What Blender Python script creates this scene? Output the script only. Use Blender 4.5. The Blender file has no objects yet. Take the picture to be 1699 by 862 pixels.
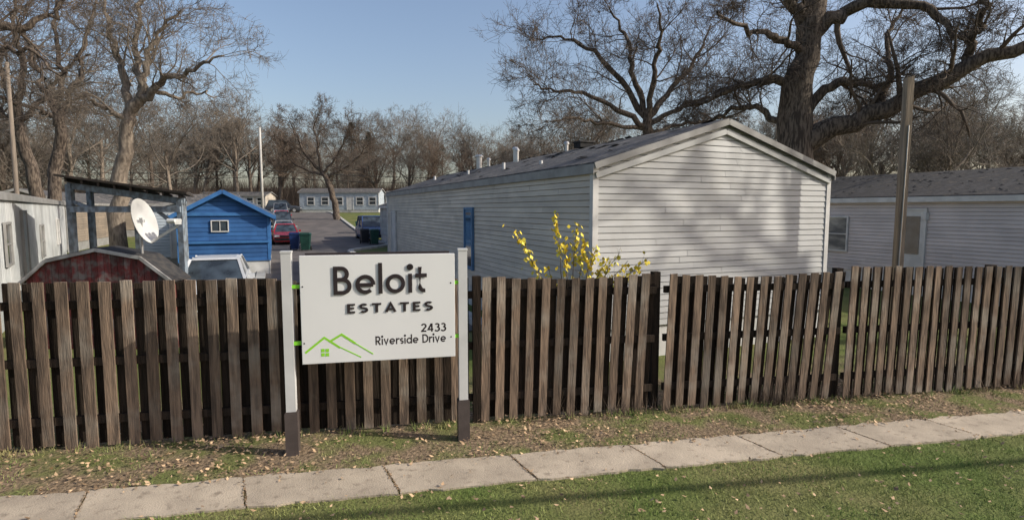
import bpy, math, random
import numpy as np
import bmesh
from mathutils import Vector, Matrix
random.seed(7)
scene=bpy.context.scene
COL=scene.collection
R=math.radians

# ------------------------------------------------------------------ camera
PITCH=5.1; F=940.0; CAMH=2.5
cam=bpy.data.cameras.new("camera"); camo=bpy.data.objects.new("camera",cam); COL.objects.link(camo)
camo.location=(0,0,CAMH); camo.rotation_euler=(R(90-PITCH),0,0)
cam.sensor_width=36; cam.lens=36*F/1699; cam.clip_start=0.05; cam.clip_end=3000
scene.camera=camo
def at(px,py,d):
    """surveyed bearing / elevation at a real distance -> world coordinate"""
    u=px-849.5; v=431-py
    yf=F*math.cos(R(PITCH))+v*math.sin(R(PITCH)); zf=v*math.cos(R(PITCH))-F*math.sin(R(PITCH))
    return (u*d/yf, d, CAMH+d*zf/yf)

# ------------------------------------------------------------------ light
SUN=Vector((.86,-.12,.50)).normalized()
elev=math.asin(SUN.z)
w=bpy.data.worlds.new("World"); scene.world=w; w.use_nodes=True
nt=w.node_tree; nt.nodes.clear()
sky=nt.nodes.new("ShaderNodeTexSky"); sky.sky_type='NISHITA'; sky.sun_disc=False
sky.sun_elevation=elev; sky.sun_rotation=math.atan2(SUN.x,SUN.y); sky.air_density=1.15; sky.dust_density=2.6; sky.ozone_density=2.1
tint=nt.nodes.new("ShaderNodeMix"); tint.data_type='RGBA'; tint.blend_type='MULTIPLY'; tint.inputs[0].default_value=1; tint.inputs[7].default_value=(1.20,1.12,1.12,1)
bg=nt.nodes.new("ShaderNodeBackground"); bg.inputs[1].default_value=0.15
out=nt.nodes.new("ShaderNodeOutputWorld"); nt.links.new(sky.outputs[0],tint.inputs[6]); nt.links.new(tint.outputs[2],bg.inputs[0]); nt.links.new(bg.outputs[0],out.inputs[0])
sl=bpy.data.lights.new("sun",'SUN'); sl.energy=4.9; sl.angle=R(.5); sl.color=(1,.94,.82)
so=bpy.data.objects.new("sun",sl); COL.objects.link(so); so.rotation_euler=SUN.to_track_quat('Z','Y').to_euler()
so.location=(20,-10,30)
scene.view_settings.view_transform='Standard'; scene.view_settings.look='None'; scene.view_settings.exposure=0

# ------------------------------------------------------------------ materials
def M(name,c1,c2=None,scale=5,rough=.8,bump=0,stretch=(1,1,1),rnd=0,metal=0,bscale=None,lo=.38,hi=.62,spec=.3,detail=5,dirt=None):
    m=bpy.data.materials.new(name); m.use_nodes=True; n=m.node_tree.nodes; l=m.node_tree.links
    b=n["Principled BSDF"]; b.inputs["Roughness"].default_value=rough; b.inputs["Metallic"].default_value=metal
    b.inputs["Specular IOR Level"].default_value=spec
    if c2 is None: c2=tuple(x*.82 for x in c1)
    tc=n.new("ShaderNodeTexCoord"); mp=n.new("ShaderNodeMapping"); mp.inputs["Scale"].default_value=stretch
    l.new(tc.outputs["Object"],mp.inputs[0])
    nz=n.new("ShaderNodeTexNoise"); nz.inputs["Scale"].default_value=scale; nz.inputs["Detail"].default_value=detail
    l.new(mp.outputs[0],nz.inputs[0])
    mr=n.new("ShaderNodeMapRange"); mr.inputs[1].default_value=lo; mr.inputs[2].default_value=hi; l.new(nz.outputs[0],mr.inputs[0])
    mx=n.new("ShaderNodeMix"); mx.data_type='RGBA'; mx.inputs[6].default_value=(*c1,1); mx.inputs[7].default_value=(*c2,1)
    l.new(mr.outputs[0],mx.inputs[0]); col=mx.outputs[2]
    if dirt:
        dn=n.new("ShaderNodeTexNoise"); dn.inputs["Scale"].default_value=dirt[1]; dn.inputs["Detail"].default_value=8
        l.new(tc.outputs["Object"],dn.inputs[0])
        dr=n.new("ShaderNodeMapRange"); dr.inputs[1].default_value=dirt[2]; dr.inputs[2].default_value=dirt[3]; l.new(dn.outputs[0],dr.inputs[0])
        dm=n.new("ShaderNodeMix"); dm.data_type='RGBA'; dm.inputs[7].default_value=(*dirt[0],1)
        l.new(dr.outputs[0],dm.inputs[0]); l.new(col,dm.inputs[6]); col=dm.outputs[2]
    if rnd:
        a=n.new("ShaderNodeAttribute"); a.attribute_name="rnd"
        r2=n.new("ShaderNodeMapRange"); r2.inputs[3].default_value=1-rnd; r2.inputs[4].default_value=1+rnd; l.new(a.outputs["Fac"],r2.inputs[0])
        vm=n.new("ShaderNodeVectorMath"); vm.operation='SCALE'; l.new(col,vm.inputs[0]); l.new(r2.outputs[0],vm.inputs[3]); col=vm.outputs[0]
    l.new(col,b.inputs["Base Color"])
    if bump:
        bn=n.new("ShaderNodeTexNoise"); bn.inputs["Scale"].default_value=bscale or scale*3; bn.inputs["Detail"].default_value=8
        l.new(mp.outputs[0],bn.inputs[0]); bp=n.new("ShaderNodeBump"); bp.inputs["Strength"].default_value=bump; bp.inputs["Distance"].default_value=.02
        l.new(bn.outputs[0],bp.inputs["Height"]); l.new(bp.outputs[0],b.inputs["Normal"])
    return m
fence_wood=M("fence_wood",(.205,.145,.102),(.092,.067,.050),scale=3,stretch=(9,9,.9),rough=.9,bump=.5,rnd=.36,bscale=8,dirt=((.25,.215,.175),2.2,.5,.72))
fence_shaded=M("fence_wood_shade",(.040,.029,.022),(.022,.017,.013),scale=3,stretch=(9,9,.9),rough=.95,bump=.5,rnd=.35,spec=.1)  # gap shade painted into the colour of back pickets, rails and posts
siding=M("siding_grey",(.42,.42,.41),(.37,.37,.36),scale=1.2,rough=.55,rnd=.08,stretch=(1,1,3),bump=.08,bscale=4,dirt=((.30,.29,.27),1.5,.58,.9))
siding_tan=M("siding_side",(.56,.50,.42),(.47,.42,.36),scale=1.2,rough=.55,rnd=.10,stretch=(1,1,3),bump=.08,bscale=4,dirt=((.36,.325,.28),1.1,.56,.85))
siding_brown=M("siding_brown",(.26,.21,.16),(.20,.165,.13),scale=1.2,rough=.7,rnd=.10)
siding_pink=M("siding_mauve",(.55,.495,.475),(.475,.43,.415),scale=1.5,rough=.6,rnd=.08)
siding_white=M("siding_white",(.42,.43,.43),(.32,.335,.34),scale=1.2,rough=.6,rnd=.12,dirt=((.22,.225,.22),.9,.46,.8))
siding_blue=M("siding_blue",(.032,.112,.29),(.024,.085,.23),scale=2,rough=.65,rnd=.15)
siding_pale=M("siding_paleblue",(.40,.45,.49),(.33,.37,.41),scale=2,rough=.6,rnd=.06)
trim_grey=M("trim_grey",(.29,.285,.275),(.22,.215,.205),scale=3,rough=.5,bump=.05)
trim_white=M("trim_white",(.58,.57,.55),(.48,.47,.45),scale=3,rough=.5)
trim_blue=M("trim_blue",(.045,.15,.35),(.035,.115,.29),scale=3,rough=.5)
door_blue=M("door_blue",(.10,.20,.34),(.07,.15,.26),scale=3,rough=.5)
shingle=M("shingles",(.115,.11,.108),(.055,.053,.053),scale=3,stretch=(2,2,8),rough=.95,bump=.6,bscale=14,dirt=((.19,.17,.15),3,.52,.7))
shingle_brown=M("shingles_brown",(.085,.078,.074),(.048,.045,.043),scale=4,rough=.95,bump=.6,bscale=14,dirt=((.14,.118,.098),4,.55,.75))
torn=M("torn_shingle",(.03,.03,.032),(.06,.055,.05),scale=9,rough=.9,rnd=.4)
glass=M("window_glass",(.05,.065,.08),(.02,.025,.03),scale=2,rough=.08,spec=.8)
blind=M("window_blind",(.42,.40,.35),(.12,.12,.12),scale=.9,stretch=(1,1,3),rough=.4)
bark=M("bark",(.15,.118,.092),(.052,.04,.032),scale=3,stretch=(5,5,1),rough=.95,bump=1.0,bscale=6,lo=.42,hi=.58)
bark_light=M("bark_light",(.25,.205,.16),(.12,.097,.077),scale=3,stretch=(4,4,1),rough=.95,bump=1.0,bscale=6)
twig=M("twigs",(.13,.10,.078),(.078,.061,.049),scale=1,rough=.9)
twig_light=M("twigs_light",(.20,.165,.13),(.125,.102,.081),scale=1,rough=.9)
far_a=M("hazed_twigs_grey",(.165,.138,.113),(.11,.092,.076),scale=.6,rough=.95)  # aerial haze painted into the paler colours of all far twigs
far_b=M("hazed_twigs_pale",(.22,.182,.146),(.145,.122,.10),scale=.6,rough=.95)
far_c=M("hazed_twigs_brown",(.18,.132,.098),(.12,.09,.068),scale=.6,rough=.95)
brushm=M("brush_twigs",(.18,.132,.095),(.11,.081,.06),scale=.4,rough=.95,rnd=.45)
conifer=M("needles",(.075,.105,.055),(.05,.073,.042),scale=2,rough=.9,rnd=.4)
asphalt=M("asphalt",(.135,.118,.11),(.092,.083,.079),scale=.8,rough=.9,bump=.15,bscale=40)
kerbm=M("kerb_concrete",(.46,.45,.42),(.34,.33,.31),scale=2,rough=.85)
concrete=M("pavement_concrete",(.46,.385,.295),(.36,.30,.23),scale=2.4,rough=.92,bump=.35,bscale=70,rnd=.09,dirt=((.25,.205,.155),11,.56,.74))
grassm=M("grass_blades",(.135,.20,.042),(.275,.27,.10),scale=1.6,rough=.7,rnd=.5,lo=.40,hi=.66)
weedm=M("weeds",(.14,.20,.05),(.28,.25,.11),scale=2,rough=.7,rnd=.45)
leafm=M("fallen_leaf",(.46,.32,.195),(.28,.185,.108),scale=14,rough=.8,rnd=.6)
yellowm=M("yellow_leaf",(.80,.60,.045),(.64,.55,.07),scale=9,rough=.6,rnd=.25)
sign_white=M("sign_panel_paint",(.66,.66,.655),(.63,.63,.625),scale=1.5,rough=.45)
post_white=M("sign_post_paint",(.52,.52,.515),(.47,.47,.465),scale=4,rough=.5)
post_dark=M("sign_post_sleeve",(.075,.060,.055),(.058,.046,.042),scale=6,rough=.6,bump=.1)
letter_dark=M("letter_charcoal",(.032,.025,.026),(.028,.022,.023),scale=5,rough=.7,spec=.1)
green=M("logo_green",(.25,.58,.035),(.23,.53,.035),scale=5,rough=.5)
green_br=M("bracket_green",(.22,.62,.03),(.18,.52,.03),scale=5,rough=.5)
steel=M("steel",(.5,.5,.5),(.4,.4,.4),scale=5,rough=.35,metal=.7)
oldwood=M("weathered_pole_wood",(.30,.235,.17),(.19,.15,.11),scale=3,stretch=(8,8,.6),rough=.9,bump=.5)
greywood=M("grey_pole_wood",(.22,.18,.145),(.15,.125,.10),scale=3,stretch=(8,8,.6),rough=.9,bump=.5)
carportwood=M("carport_wood",(.20,.24,.28),(.11,.12,.13),scale=3,stretch=(3,3,2),rough=.85,bump=.3)
darkwood=M("dark_wood",(.06,.045,.035),(.035,.028,.022),scale=4,rough=.9,rnd=.3)
shedtrim=M("shed_trim_paint",(.44,.42,.40),(.27,.255,.24),scale=6,rough=.8)
red_paint=M("peeling_red_paint",(.17,.032,.030),(.095,.034,.032),scale=5,stretch=(3,3,.8),rough=.85,bump=.4,dirt=((.15,.125,.115),5,.48,.62),rnd=.35)
dish_m=M("dish_paint",(.55,.55,.53),(.47,.47,.45),scale=3,rough=.5)
rubber=M("tyre_rubber",(.02,.02,.02),(.03,.03,.03),scale=8,rough=.9)
bin_black=M("bin_black",(.02,.022,.028),(.015,.016,.02),rough=.5)
bin_green=M("bin_green",(.015,.06,.045),(.012,.045,.035),rough=.5)
bin_blue=M("bin_blue",(.015,.04,.14),(.012,.03,.1),rough=.5)
wire_m=M("cable_black",(.03,.03,.03),rough=.7)
lamp_red=M("tail_lamp",(.4,.02,.02),rough=.3)
lamp_white=M("head_lamp",(.7,.7,.68),rough=.15)
def paint(name,c): return M(name,c,tuple(x*.9 for x in c),scale=1,rough=.25,spec=.6)
p_white=paint("paint_white",(.55,.56,.57)); p_red=paint("paint_red",(.36,.02,.03)); p_silver=paint("paint_silver",(.32,.33,.34))
p_dark=paint("paint_dark",(.03,.035,.045)); p_navy=paint("paint_navy",(.03,.06,.16))

# ------------------------------------------------------------------ mesh builder
class MB:
    def __init__(s): s.v=[];s.f=[];s.m=[];s.r=[]
    def add(s,vs,fs,mi=0,rnd=None):
        o=len(s.v); rr=random.random() if rnd is None else rnd
        s.v+= [tuple(p) for p in vs]; s.r+=[rr]*len(vs)
        for f in fs: s.f.append([i+o for i in f]); s.m.append(mi)
    def quad(s,a,b,c,d,mi=0,rnd=None): s.add([a,b,c,d],[(0,1,2,3)],mi,rnd)
    def hexa(s,p,mi=0,rnd=None):
        s.add(p,[(3,2,1,0),(4,5,6,7),(0,1,5,4),(1,2,6,5),(2,3,7,6),(3,0,4,7)],mi,rnd)
    def box(s,c,sz,mi=0,rot=0,rnd=None,taper=1):
        x,y,z=[a/2 for a in sz]; p=[]
        cr,sr=math.cos(rot),math.sin(rot)
        for k,zz in ((1,-z),(taper,z)):
            for a,b in ((-x,-y),(x,-y),(x,y),(-x,y)):
                a*=k;b*=k; p.append((c[0]+a*cr-b*sr,c[1]+a*sr+b*cr,c[2]+zz))
        s.hexa(p,mi,rnd)
    def beam(s,p,q,w_,h_,mi=0,up=(0,0,1),rnd=None):
        p=Vector(p);q=Vector(q);d=(q-p).normalized();u=Vector(up)
        if abs(d.dot(u))>.98: u=Vector((0,1,0))
        sd=d.cross(u).normalized(); u=sd.cross(d).normalized()
        a=sd*w_/2; b=u*h_/2
        s.hexa([p-a-b,p+a-b,p+a+b,p-a+b,q-a-b,q+a-b,q+a+b,q-a+b],mi,rnd)
    def cyl(s,p,q,r0,r1=None,n=12,mi=0,rnd=None):
        if r1 is None:r1=r0
        p=Vector(p);q=Vector(q);d=(q-p).normalized();u=Vector((0,0,1)) if abs(d.z)<.9 else Vector((1,0,0))
        a=d.cross(u).normalized();b=d.cross(a).normalized(); vs=[]
        for c,r in((p,r0),(q,r1)):
            for i in range(n):
                t=2*math.pi*i/n; vs.append(c+a*math.cos(t)*r+b*math.sin(t)*r)
        fs=[(i,(i+1)%n,n+(i+1)%n,n+i) for i in range(n)]+[tuple(range(n))[::-1],tuple(range(n,2*n))]
        s.add(vs,fs,mi,rnd)
    def prism(s,poly,off,mi=0,rnd=None):
        n=len(poly);off=Vector(off);vs=[Vector(p) for p in poly]+[Vector(p)+off for p in poly]
        s.add(vs,[tuple(range(n))[::-1],tuple(range(n,2*n))]+[(i,(i+1)%n,n+(i+1)%n,n+i) for i in range(n)],mi,rnd)
    def mesh(s,name,mats,smooth=False):
        me=bpy.data.meshes.new(name); me.from_pydata(s.v,[],s.f); me.update()
        for m in (mats if isinstance(mats,(list,tuple)) else [mats]): me.materials.append(m)
        me.polygons.foreach_set("material_index",s.m)
        at_=me.attributes.new("rnd",'FLOAT','POINT'); at_.data.foreach_set("value",s.r)
        if smooth: me.polygons.foreach_set("use_smooth",[True]*len(me.polygons))
        bm=bmesh.new(); bm.from_mesh(me); bmesh.ops.recalc_face_normals(bm,faces=bm.faces); bm.to_mesh(me); bm.free()
        return me
def npmesh(name,V,Fa,mats,rnd=None,smooth=False):
    me=bpy.data.meshes.new(name); V=np.asarray(V,dtype=np.float32).reshape(-1,3); Fa=np.asarray(Fa,dtype=np.int32)
    me.vertices.add(len(V)); me.vertices.foreach_set("co",V.ravel())
    k=Fa.shape[1]; me.loops.add(Fa.size); me.loops.foreach_set("vertex_index",Fa.ravel())
    me.polygons.add(len(Fa)); me.polygons.foreach_set("loop_start",np.arange(0,Fa.size,k,dtype=np.int32))
    if smooth: me.polygons.foreach_set("use_smooth",np.ones(len(Fa),dtype=bool))
    me.update(calc_edges=True)
    me.materials.append(mats)
    if rnd is not None:
        a=me.attributes.new("rnd",'FLOAT','POINT'); a.data.foreach_set("value",np.asarray(rnd,dtype=np.float32))
    return me
def thing(name,label,cat,loc,group=None,rot=0,scale=1):
    e=bpy.data.objects.new(name,None); e.empty_display_size=.3; e.location=loc; e.rotation_euler=(0,0,rot); e.scale=(scale,)*3
    COL.objects.link(e); e["label"]=label; e["category"]=cat
    if group: e["group"]=group
    return e
def part(name,me,parent,world=True,label=None):
    o=bpy.data.objects.new(name,me); COL.objects.link(o); o.parent=parent
    if world:
        o.matrix_parent_inverse=(Matrix.Translation(parent.location)@parent.rotation_euler.to_matrix().to_4x4()).inverted()
    if label:o["label"]=label
    return o
def struct(name,me,kind="structure"):
    o=bpy.data.objects.new(name,me); COL.objects.link(o); o["kind"]=kind; return o

# ------------------------------------------------------------------ terrain
def sm(t):
    t=np.clip(t,0,1); return t*t*(3-2*t)
def terr(x,y): return 2.0*sm((np.asarray(y,float)-42)/40)+8*sm((np.asarray(y,float)-98)/110)
def tz(x,y): return float(terr(x,y))
xs=np.concatenate([np.linspace(-600,-60,12),np.linspace(-50,50,41),np.linspace(60,600,12)])
ys=np.concatenate([np.linspace(-60,36,30),np.arange(38,112,1.0),np.linspace(115,230,30),np.linspace(260,1500,10)])
X,Y=np.meshgrid(xs,ys); Z=terr(X,Y); V=np.stack([X,Y,Z],-1).reshape(-1,3)
nx=len(xs); ny=len(ys); ii=np.arange((ny-1)*(nx-1)); a=ii//(nx-1)*nx+ii%(nx-1)
Fq=np.stack([a,a+1,a+nx+1,a+nx],1)
gm=bpy.data.materials.new("ground_soil_grass"); gm.use_nodes=True; n=gm.node_tree.nodes; l=gm.node_tree.links; b=n["Principled BSDF"]; b.inputs["Roughness"].default_value=.95
b.inputs["Specular IOR Level"].default_value=.1
geo=n.new("ShaderNodeNewGeometry")
def noise(sc,de=6):
    z=n.new("ShaderNodeTexNoise"); z.inputs["Scale"].default_value=sc; z.inputs["Detail"].default_value=de; l.new(geo.outputs["Position"],z.inputs[0]); return z.outputs[0]
def mr(src,a0,a1,b0=0,b1=1):
    q=n.new("ShaderNodeMapRange"); q.inputs[1].default_value=a0;q.inputs[2].default_value=a1;q.inputs[3].default_value=b0;q.inputs[4].default_value=b1; l.new(src,q.inputs[0]); return q.outputs[0]
def mixc(f,c1,c2):
    q=n.new("ShaderNodeMix"); q.data_type='RGBA'
    for i,c in((6,c1),(7,c2)):
        if isinstance(c,tuple): q.inputs[i].default_value=(*c,1)
        else: l.new(c,q.inputs[i])
    l.new(f,q.inputs[0]); return q.outputs[2]
def math_(op,a_,b_):
    q=n.new("ShaderNodeMath"); q.operation=op
    for i,c in((0,a_),(1,b_)):
        if isinstance(c,(int,float)): q.inputs[i].default_value=c
        else: l.new(c,q.inputs[i])
    return q.outputs[0]
grassc=mixc(mr(noise(.6),.4,.62),(.105,.14,.038),(.18,.17,.07))
grassc=mixc(mr(noise(45),.5,.75),grassc,(.07,.075,.03))
dirtc=mixc(mr(noise(26),.4,.62),(.28,.205,.135),(.12,.09,.058))
dirtc=mixc(mr(noise(1.9),.46,.60),dirtc,(.14,.15,.055))
dot=n.new("ShaderNodeVectorMath"); dot.operation='DOT_PRODUCT'; dot.inputs[1].default_value=(-.194,.981,0); l.new(geo.outputs["Position"],dot.inputs[0])
dd=math_('ADD',dot.outputs["Value"],mr(noise(2.5),0,1,-.25,.25))
verge=math_('MULTIPLY',mr(dd,5.30,5.45),mr(dd,7.6,8.4,1,0))
col=mixc(verge,grassc,dirtc)
sep=n.new("ShaderNodeSeparateXYZ"); l.new(geo.outputs["Position"],sep.inputs[0])
wood=mixc(mr(noise(.8),.4,.6),(.15,.115,.085),(.10,.078,.058))
col=mixc(mr(sep.outputs[1],88,100),col,wood)
l.new(col,b.inputs["Base Color"])
bp=n.new("ShaderNodeBump"); bp.inputs["Strength"].default_value=.8; bp.inputs["Distance"].default_value=.03; l.new(noise(30),bp.inputs["Height"]); l.new(bp.outputs[0],b.inputs["Normal"])
struct("ground",npmesh("ground",V,Fq,gm))

# internal road
RD=Vector((-.386,.922)); RW=Vector((.922,.386)); L0=Vector((-13.8,32))
def roadw(k): return 4.2+3.3*float(sm((k+1)/6))
def strip(offs0,offs1,z0,ks):
    V=[];Fs=[]
    for i,k in enumerate(ks):
        for o in (offs0(k),offs1(k)):
            p=L0+RD*k+RW*o; V.append((p.x,p.y,tz(p.x,p.y)+z0))
        if i: Fs.append((2*i-2,2*i-1,2*i+1,2*i))
    return V,Fs
ks=np.arange(-24,58.1,1.0)
V,Fs=strip(lambda k:0,lambda k:roadw(k),.03,ks)
crossV=[(-60,82.5,tz(0,82.5)+.035),(-5,82.5,tz(0,82.5)+.035),(-5,87.5,tz(0,87.5)+.035),(-60,87.5,tz(0,87.5)+.035)]
o_=len(V); V+=crossV; Fs.append((o_,o_+1,o_+2,o_+3))
struct("road",npmesh("road",V,Fs,asphalt))
def kerb(offf,name,k0,k1):
    mb=MB(); k=k0
    while k<k1:
        p=L0+RD*k+RW*offf(k); q=L0+RD*(k+1)+RW*offf(k+1)
        mb.beam((p.x,p.y,tz(0,p.y)+.06),(q.x,q.y,tz(0,q.y)+.06),.3,.16,0,rnd=.5); k+=1
    return struct(name,mb.mesh(name,kerbm))
kerb(lambda k:-.15,"kerb",-24,54); kerb(lambda k:roadw(k)+.15,"kerb",-24,54)

# pavement: slabs with ragged joints
SW=lambda x:5.575+.198*x
joints=[]
x0=-1.258
k=-11
rng=np.random.default_rng(3)
while x0+k*1.235<17:
    joints.append(x0+k*1.235+rng.uniform(-.05,.05)); k+=1
mb=MB()
for i in range(len(joints)-1):
    xa,xb=joints[i]+.007,joints[i+1]-.007; N=10; ring=[]
    def pt(x,t,j=.0):
        xx=x+.27*t+rng.normal(0,.005); y=SW(x+.27*t)-.585*t
        return (xx,y+rng.normal(0,j))
    for q in range(N+1): ring.append(pt(xa+(xb-xa)*q/N,1,.012))
    for q in range(1,8): ring.append(pt(xb,1-q/8))
    for q in range(N+1): ring.append(pt(xb+(xa-xb)*q/N,0,.017))
    for q in range(1,8): ring.append(pt(xa,q/8))
    zt=.020+rng.uniform(-.003,.003)
    mb.prism([(p[0],p[1],-.05) for p in ring],(0,0,.05+zt),0)
struct("pavement",mb.mesh("pavement",concrete))

# ------------------------------------------------------------------ grass, leaves
rng=np.random.default_rng(11)
def blades(P,hmin,hmax,wd,lean=.5):
    N=len(P); ang=rng.uniform(0,2*np.pi,N); h=rng.uniform(hmin,hmax,N); dx=np.cos(ang)*wd; dy=np.sin(ang)*wd
    la=rng.uniform(0,2*np.pi,N); lm=h*rng.uniform(0,lean,N)
    A=P.copy(); A[:,0]-=dx;A[:,1]-=dy; B=P.copy(); B[:,0]+=dx;B[:,1]+=dy
    C=P.copy(); C[:,0]+=np.cos(la)*lm; C[:,1]+=np.sin(la)*lm; C[:,2]+=h
    V=np.stack([A,B,C],1).reshape(-1,3); Fa=np.arange(3*N).reshape(-1,3)
    r=np.repeat(rng.random(N),3); return V,Fa,r
def sdist(x,y): return y-(5.575+.198*x)
def fen(x): return 6.59+.176*x
N=200000
x=rng.uniform(-6,10,N); y=rng.uniform(3.0,7.6,N); d=sdist(x,y)
k=(d<-.575+rng.normal(0,.015,N))&(y>3.2+.1*x)&(np.sin(x*6.3+y*3)*np.sin(y*9-x*2)+rng.normal(0,.5,N)>-.6)
P=np.stack([x[k],y[k],np.zeros(k.sum())-.005],1)
V,Fa,r=blades(P,.014,.05,.003,1.2)
struct("lawn_grass",npmesh("lawn_grass",V,Fa,grassm,r),"stuff")
N=120000
x=rng.uniform(-9,12,N); y=rng.uniform(3.5,9,N); d=sdist(x,y); fd=fen(x)-y
patch=np.sin(x*2.1+1)*np.cos(y*3.3+x)+.8*np.sin(x*5.3+y*4)+.5*np.sin(x*11-y*7)
near=np.exp(-(fd/.18)**2)*.7+np.exp(-(d/.12)**2)*.6
k=(d>-.01)&(fd>-.6)&(patch+near*1.0+rng.normal(0,.6,N)>.4)
P=np.stack([x[k],y[k],np.zeros(k.sum())-.003],1)
V,Fa,r=blades(P,.012,.050,.004,1.3)
struct("verge_weeds",npmesh("verge_weeds",V,Fa,weedm,r),"stuff")
cs=[]
for i in range(130):
    sx=rng.uniform(-7,11); m_=rng.integers(6,18)
    q=rng.normal(0,.04,(m_,2)); cs.append(np.stack([sx+q[:,0],fen(sx)-.12+q[:,1],np.zeros(m_)],1))
P=np.concatenate(cs); V,Fa,r=blades(P,.03,.12,.005,.9)
struct("fence_foot_grass",npmesh("fence_foot_grass",V,Fa,weedm,r),"stuff")
def leaves(P,s0,s1):
    N=len(P); s=rng.uniform(s0,s1,N)[:,None]; a=rng.uniform(0,2*np.pi,N)
    u=np.stack([np.cos(a),np.sin(a),rng.normal(0,.3,N)],1); v=np.stack([-np.sin(a),np.cos(a),rng.normal(0,.3,N)],1)
    A=P-u*s; B=P-v*s*.6; C=P+u*s; D=P+v*s*.6; up=np.array([0,0,1])*s*.35
    V=np.stack([A+up,B,C+up*.6,D+up*.3],1).reshape(-1,3); return V,np.arange(4*N).reshape(-1,4),np.repeat(rng.random(N),4)
N=48000
x=rng.uniform(-9,12,N); y=rng.uniform(3.5,9,N); d=sdist(x,y); fd=fen(x)-y
k=(d>-.02)&(fd>-.7)&(np.sin(x*1.7+.6)+np.sin(y*4+x*3)*.7+rng.normal(0,1.0,N)>-.1)
P1=np.stack([x[k],y[k],np.full(k.sum(),.016)+rng.uniform(0,.025,k.sum())],1)
N=2300
x=rng.uniform(-6,10,N); y=rng.uniform(3,7.6,N); k=sdist(x,y)<-.55
P2=np.stack([x[k],y[k],np.full(k.sum(),.04)],1)
N=300
x=rng.uniform(-7,11,N); t=np.where(rng.random(N)<.75,rng.exponential(.04,N),rng.uniform(0,.58,N)); P3=np.stack([x,5.575+.198*x-t,np.full(N,.031)],1)
cs=[]
for j in joints:
    m_=70; t=rng.uniform(0,1,m_); xx=j+.27*t+rng.normal(0,.009,m_); cs.append(np.stack([xx,5.575+.198*xx-.585*t,np.full(m_,.022)],1))
P4=np.concatenate(cs)
V,Fa,r=leaves(np.concatenate([P1,P2,P3]),.009,.028)
V2,F2,r2=leaves(P4,.005,.013)
V=np.concatenate([V,V2]); Fa=np.concatenate([Fa,F2+len(r)]); r=np.concatenate([r,r2*.4])
struct("fallen_leaves",npmesh("fallen_leaves",V,Fa,leafm,r),"stuff")

# ------------------------------------------------------------------ fence
FD=Vector((.985,.173,0)).normalized(); FN=Vector((.173,-.985,0)).normalized(); FO=Vector((0,6.59,0))
fence=thing("wooden_fence","weathered brown shadowbox picket fence beside the grass verge","fence",(0,6.59,0))
secs=[(-12.5,-2.60,.205,.110,0.0,1.77,.135),(-2.50,-.46,.198,.104,0.0,1.73,.13),(-.38,1.76,.174,.100,.07,1.73,.125),(1.90,4.34,.172,.098,.12,1.71,.13),(4.44,13.2,.160,.092,.08,1.76,.13)]
for (sa,sb,sp,wd,lean,hh,bw) in secs:
    mb=MB(); s=sa+wd/2; L=sb-sa; pl=0
    while s<sb-wd*.3:
        pl=pl*.6+random.uniform(-.012,.012)
        for side in (0,1):
            sc=s+(sp/2 if side else 0)
            if sc>sb: continue
            off=.038 if side==0 else -.038
            t=(sc-sa)/L
            sag=-.05*math.sin(t*math.pi) if lean else -.012*math.sin(t*9)
            h=hh+sag+random.uniform(-.009,.009)-(.02 if side else 0); z0=.03+random.uniform(-.03,.02)
            ln=lean*(t*.7+.45)+pl*(.8 if lean else .5); fl=random.uniform(-.008,.008)
            c=FO+FD*sc+FN*(off+random.uniform(-.003,.003)); wx=(wd if side==0 else bw)*random.uniform(.95,1.03)/2; th=.0095; tw=random.uniform(-.004,.004)
            pts=[]
            for zz,ll,ff in ((z0,0,0),(h,ln,fl)):
                cc=c+FD*ll+FN*ff
                for a_,b_ in((-wx,th-tw),(wx,th+tw),(wx,-th+tw),(-wx,-th-tw)):
                    p=cc+FD*a_+FN*b_; pts.append((p.x,p.y,zz+(random.uniform(-.005,.005) if zz>1 else 0)))
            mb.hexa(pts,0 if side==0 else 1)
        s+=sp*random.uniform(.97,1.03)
    part("picket_panel",mb.mesh("picket_panel",[fence_wood,fence_shaded]),fence)
    for z in (.30,.92,1.52):
        mb=MB()
        p=FO+FD*sa; q=FO+FD*sb
        mb.beam((p.x,p.y,z),(q.x+lean*z*.3,q.y,z-.005),.042,.085,0)
        part("fence_rail",mb.mesh("fence_rail",fence_shaded),fence)
posts=[-12.4,-9.96,-7.5,-5.05,-2.55,-.42,1.83,4.39,6.8,9.2,11.6]
for s in posts:
    mb=MB(); p=FO+FD*s-FN*.10
    if s in(-2.55,-.42): p=FO+FD*s
    mb.box((p.x,p.y,.86),(.095,.095,1.74),0,rot=math.atan2(.173,.985))
    part("fence_post",mb.mesh("fence_post",fence_shaded),fence)

# ------------------------------------------------------------------ sign
SO=Vector((-2.25,5.63,0)); ST=Vector((.9777,.2103,0)).normalized(); SN=Vector((.2103,-.9777,0)).normalized(); SR=math.atan2(.2103,.9777)
def SP(s,z,off=0): p=SO+ST*s+SN*off; return (p.x,p.y,z)
sign=thing("entrance_sign","white estate entrance sign with raised charcoal lettering between two posts","sign",SP(.88,0))
PW=1.76
for s in (0,PW):
    mb=MB(); mb.box(SP(s,1.25,0),(.094,.094,1.64),0,SR); mb.box(SP(s,2.078,0),(.104,.104,.02),0,SR)
    part("sign_post",mb.mesh("sign_post",post_white),sign)
    mb=MB(); mb.box(SP(s,.21,0),(.125,.125,.46),0,SR); mb.box(SP(s,.447,0),(.112,.112,.016),0,SR)
    part("post_sleeve",mb.mesh("post_sleeve",post_dark),sign)
mb=MB()
p0,p1=.125,1.672
mb.box(SP((p0+p1)/2,1.49,.03),(p1-p0,.045,1.10),0,SR)
mb.box(SP((p0+p1)/2,2.052,.0),(p1-p0-.10,.02,.022),1,SR)
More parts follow.
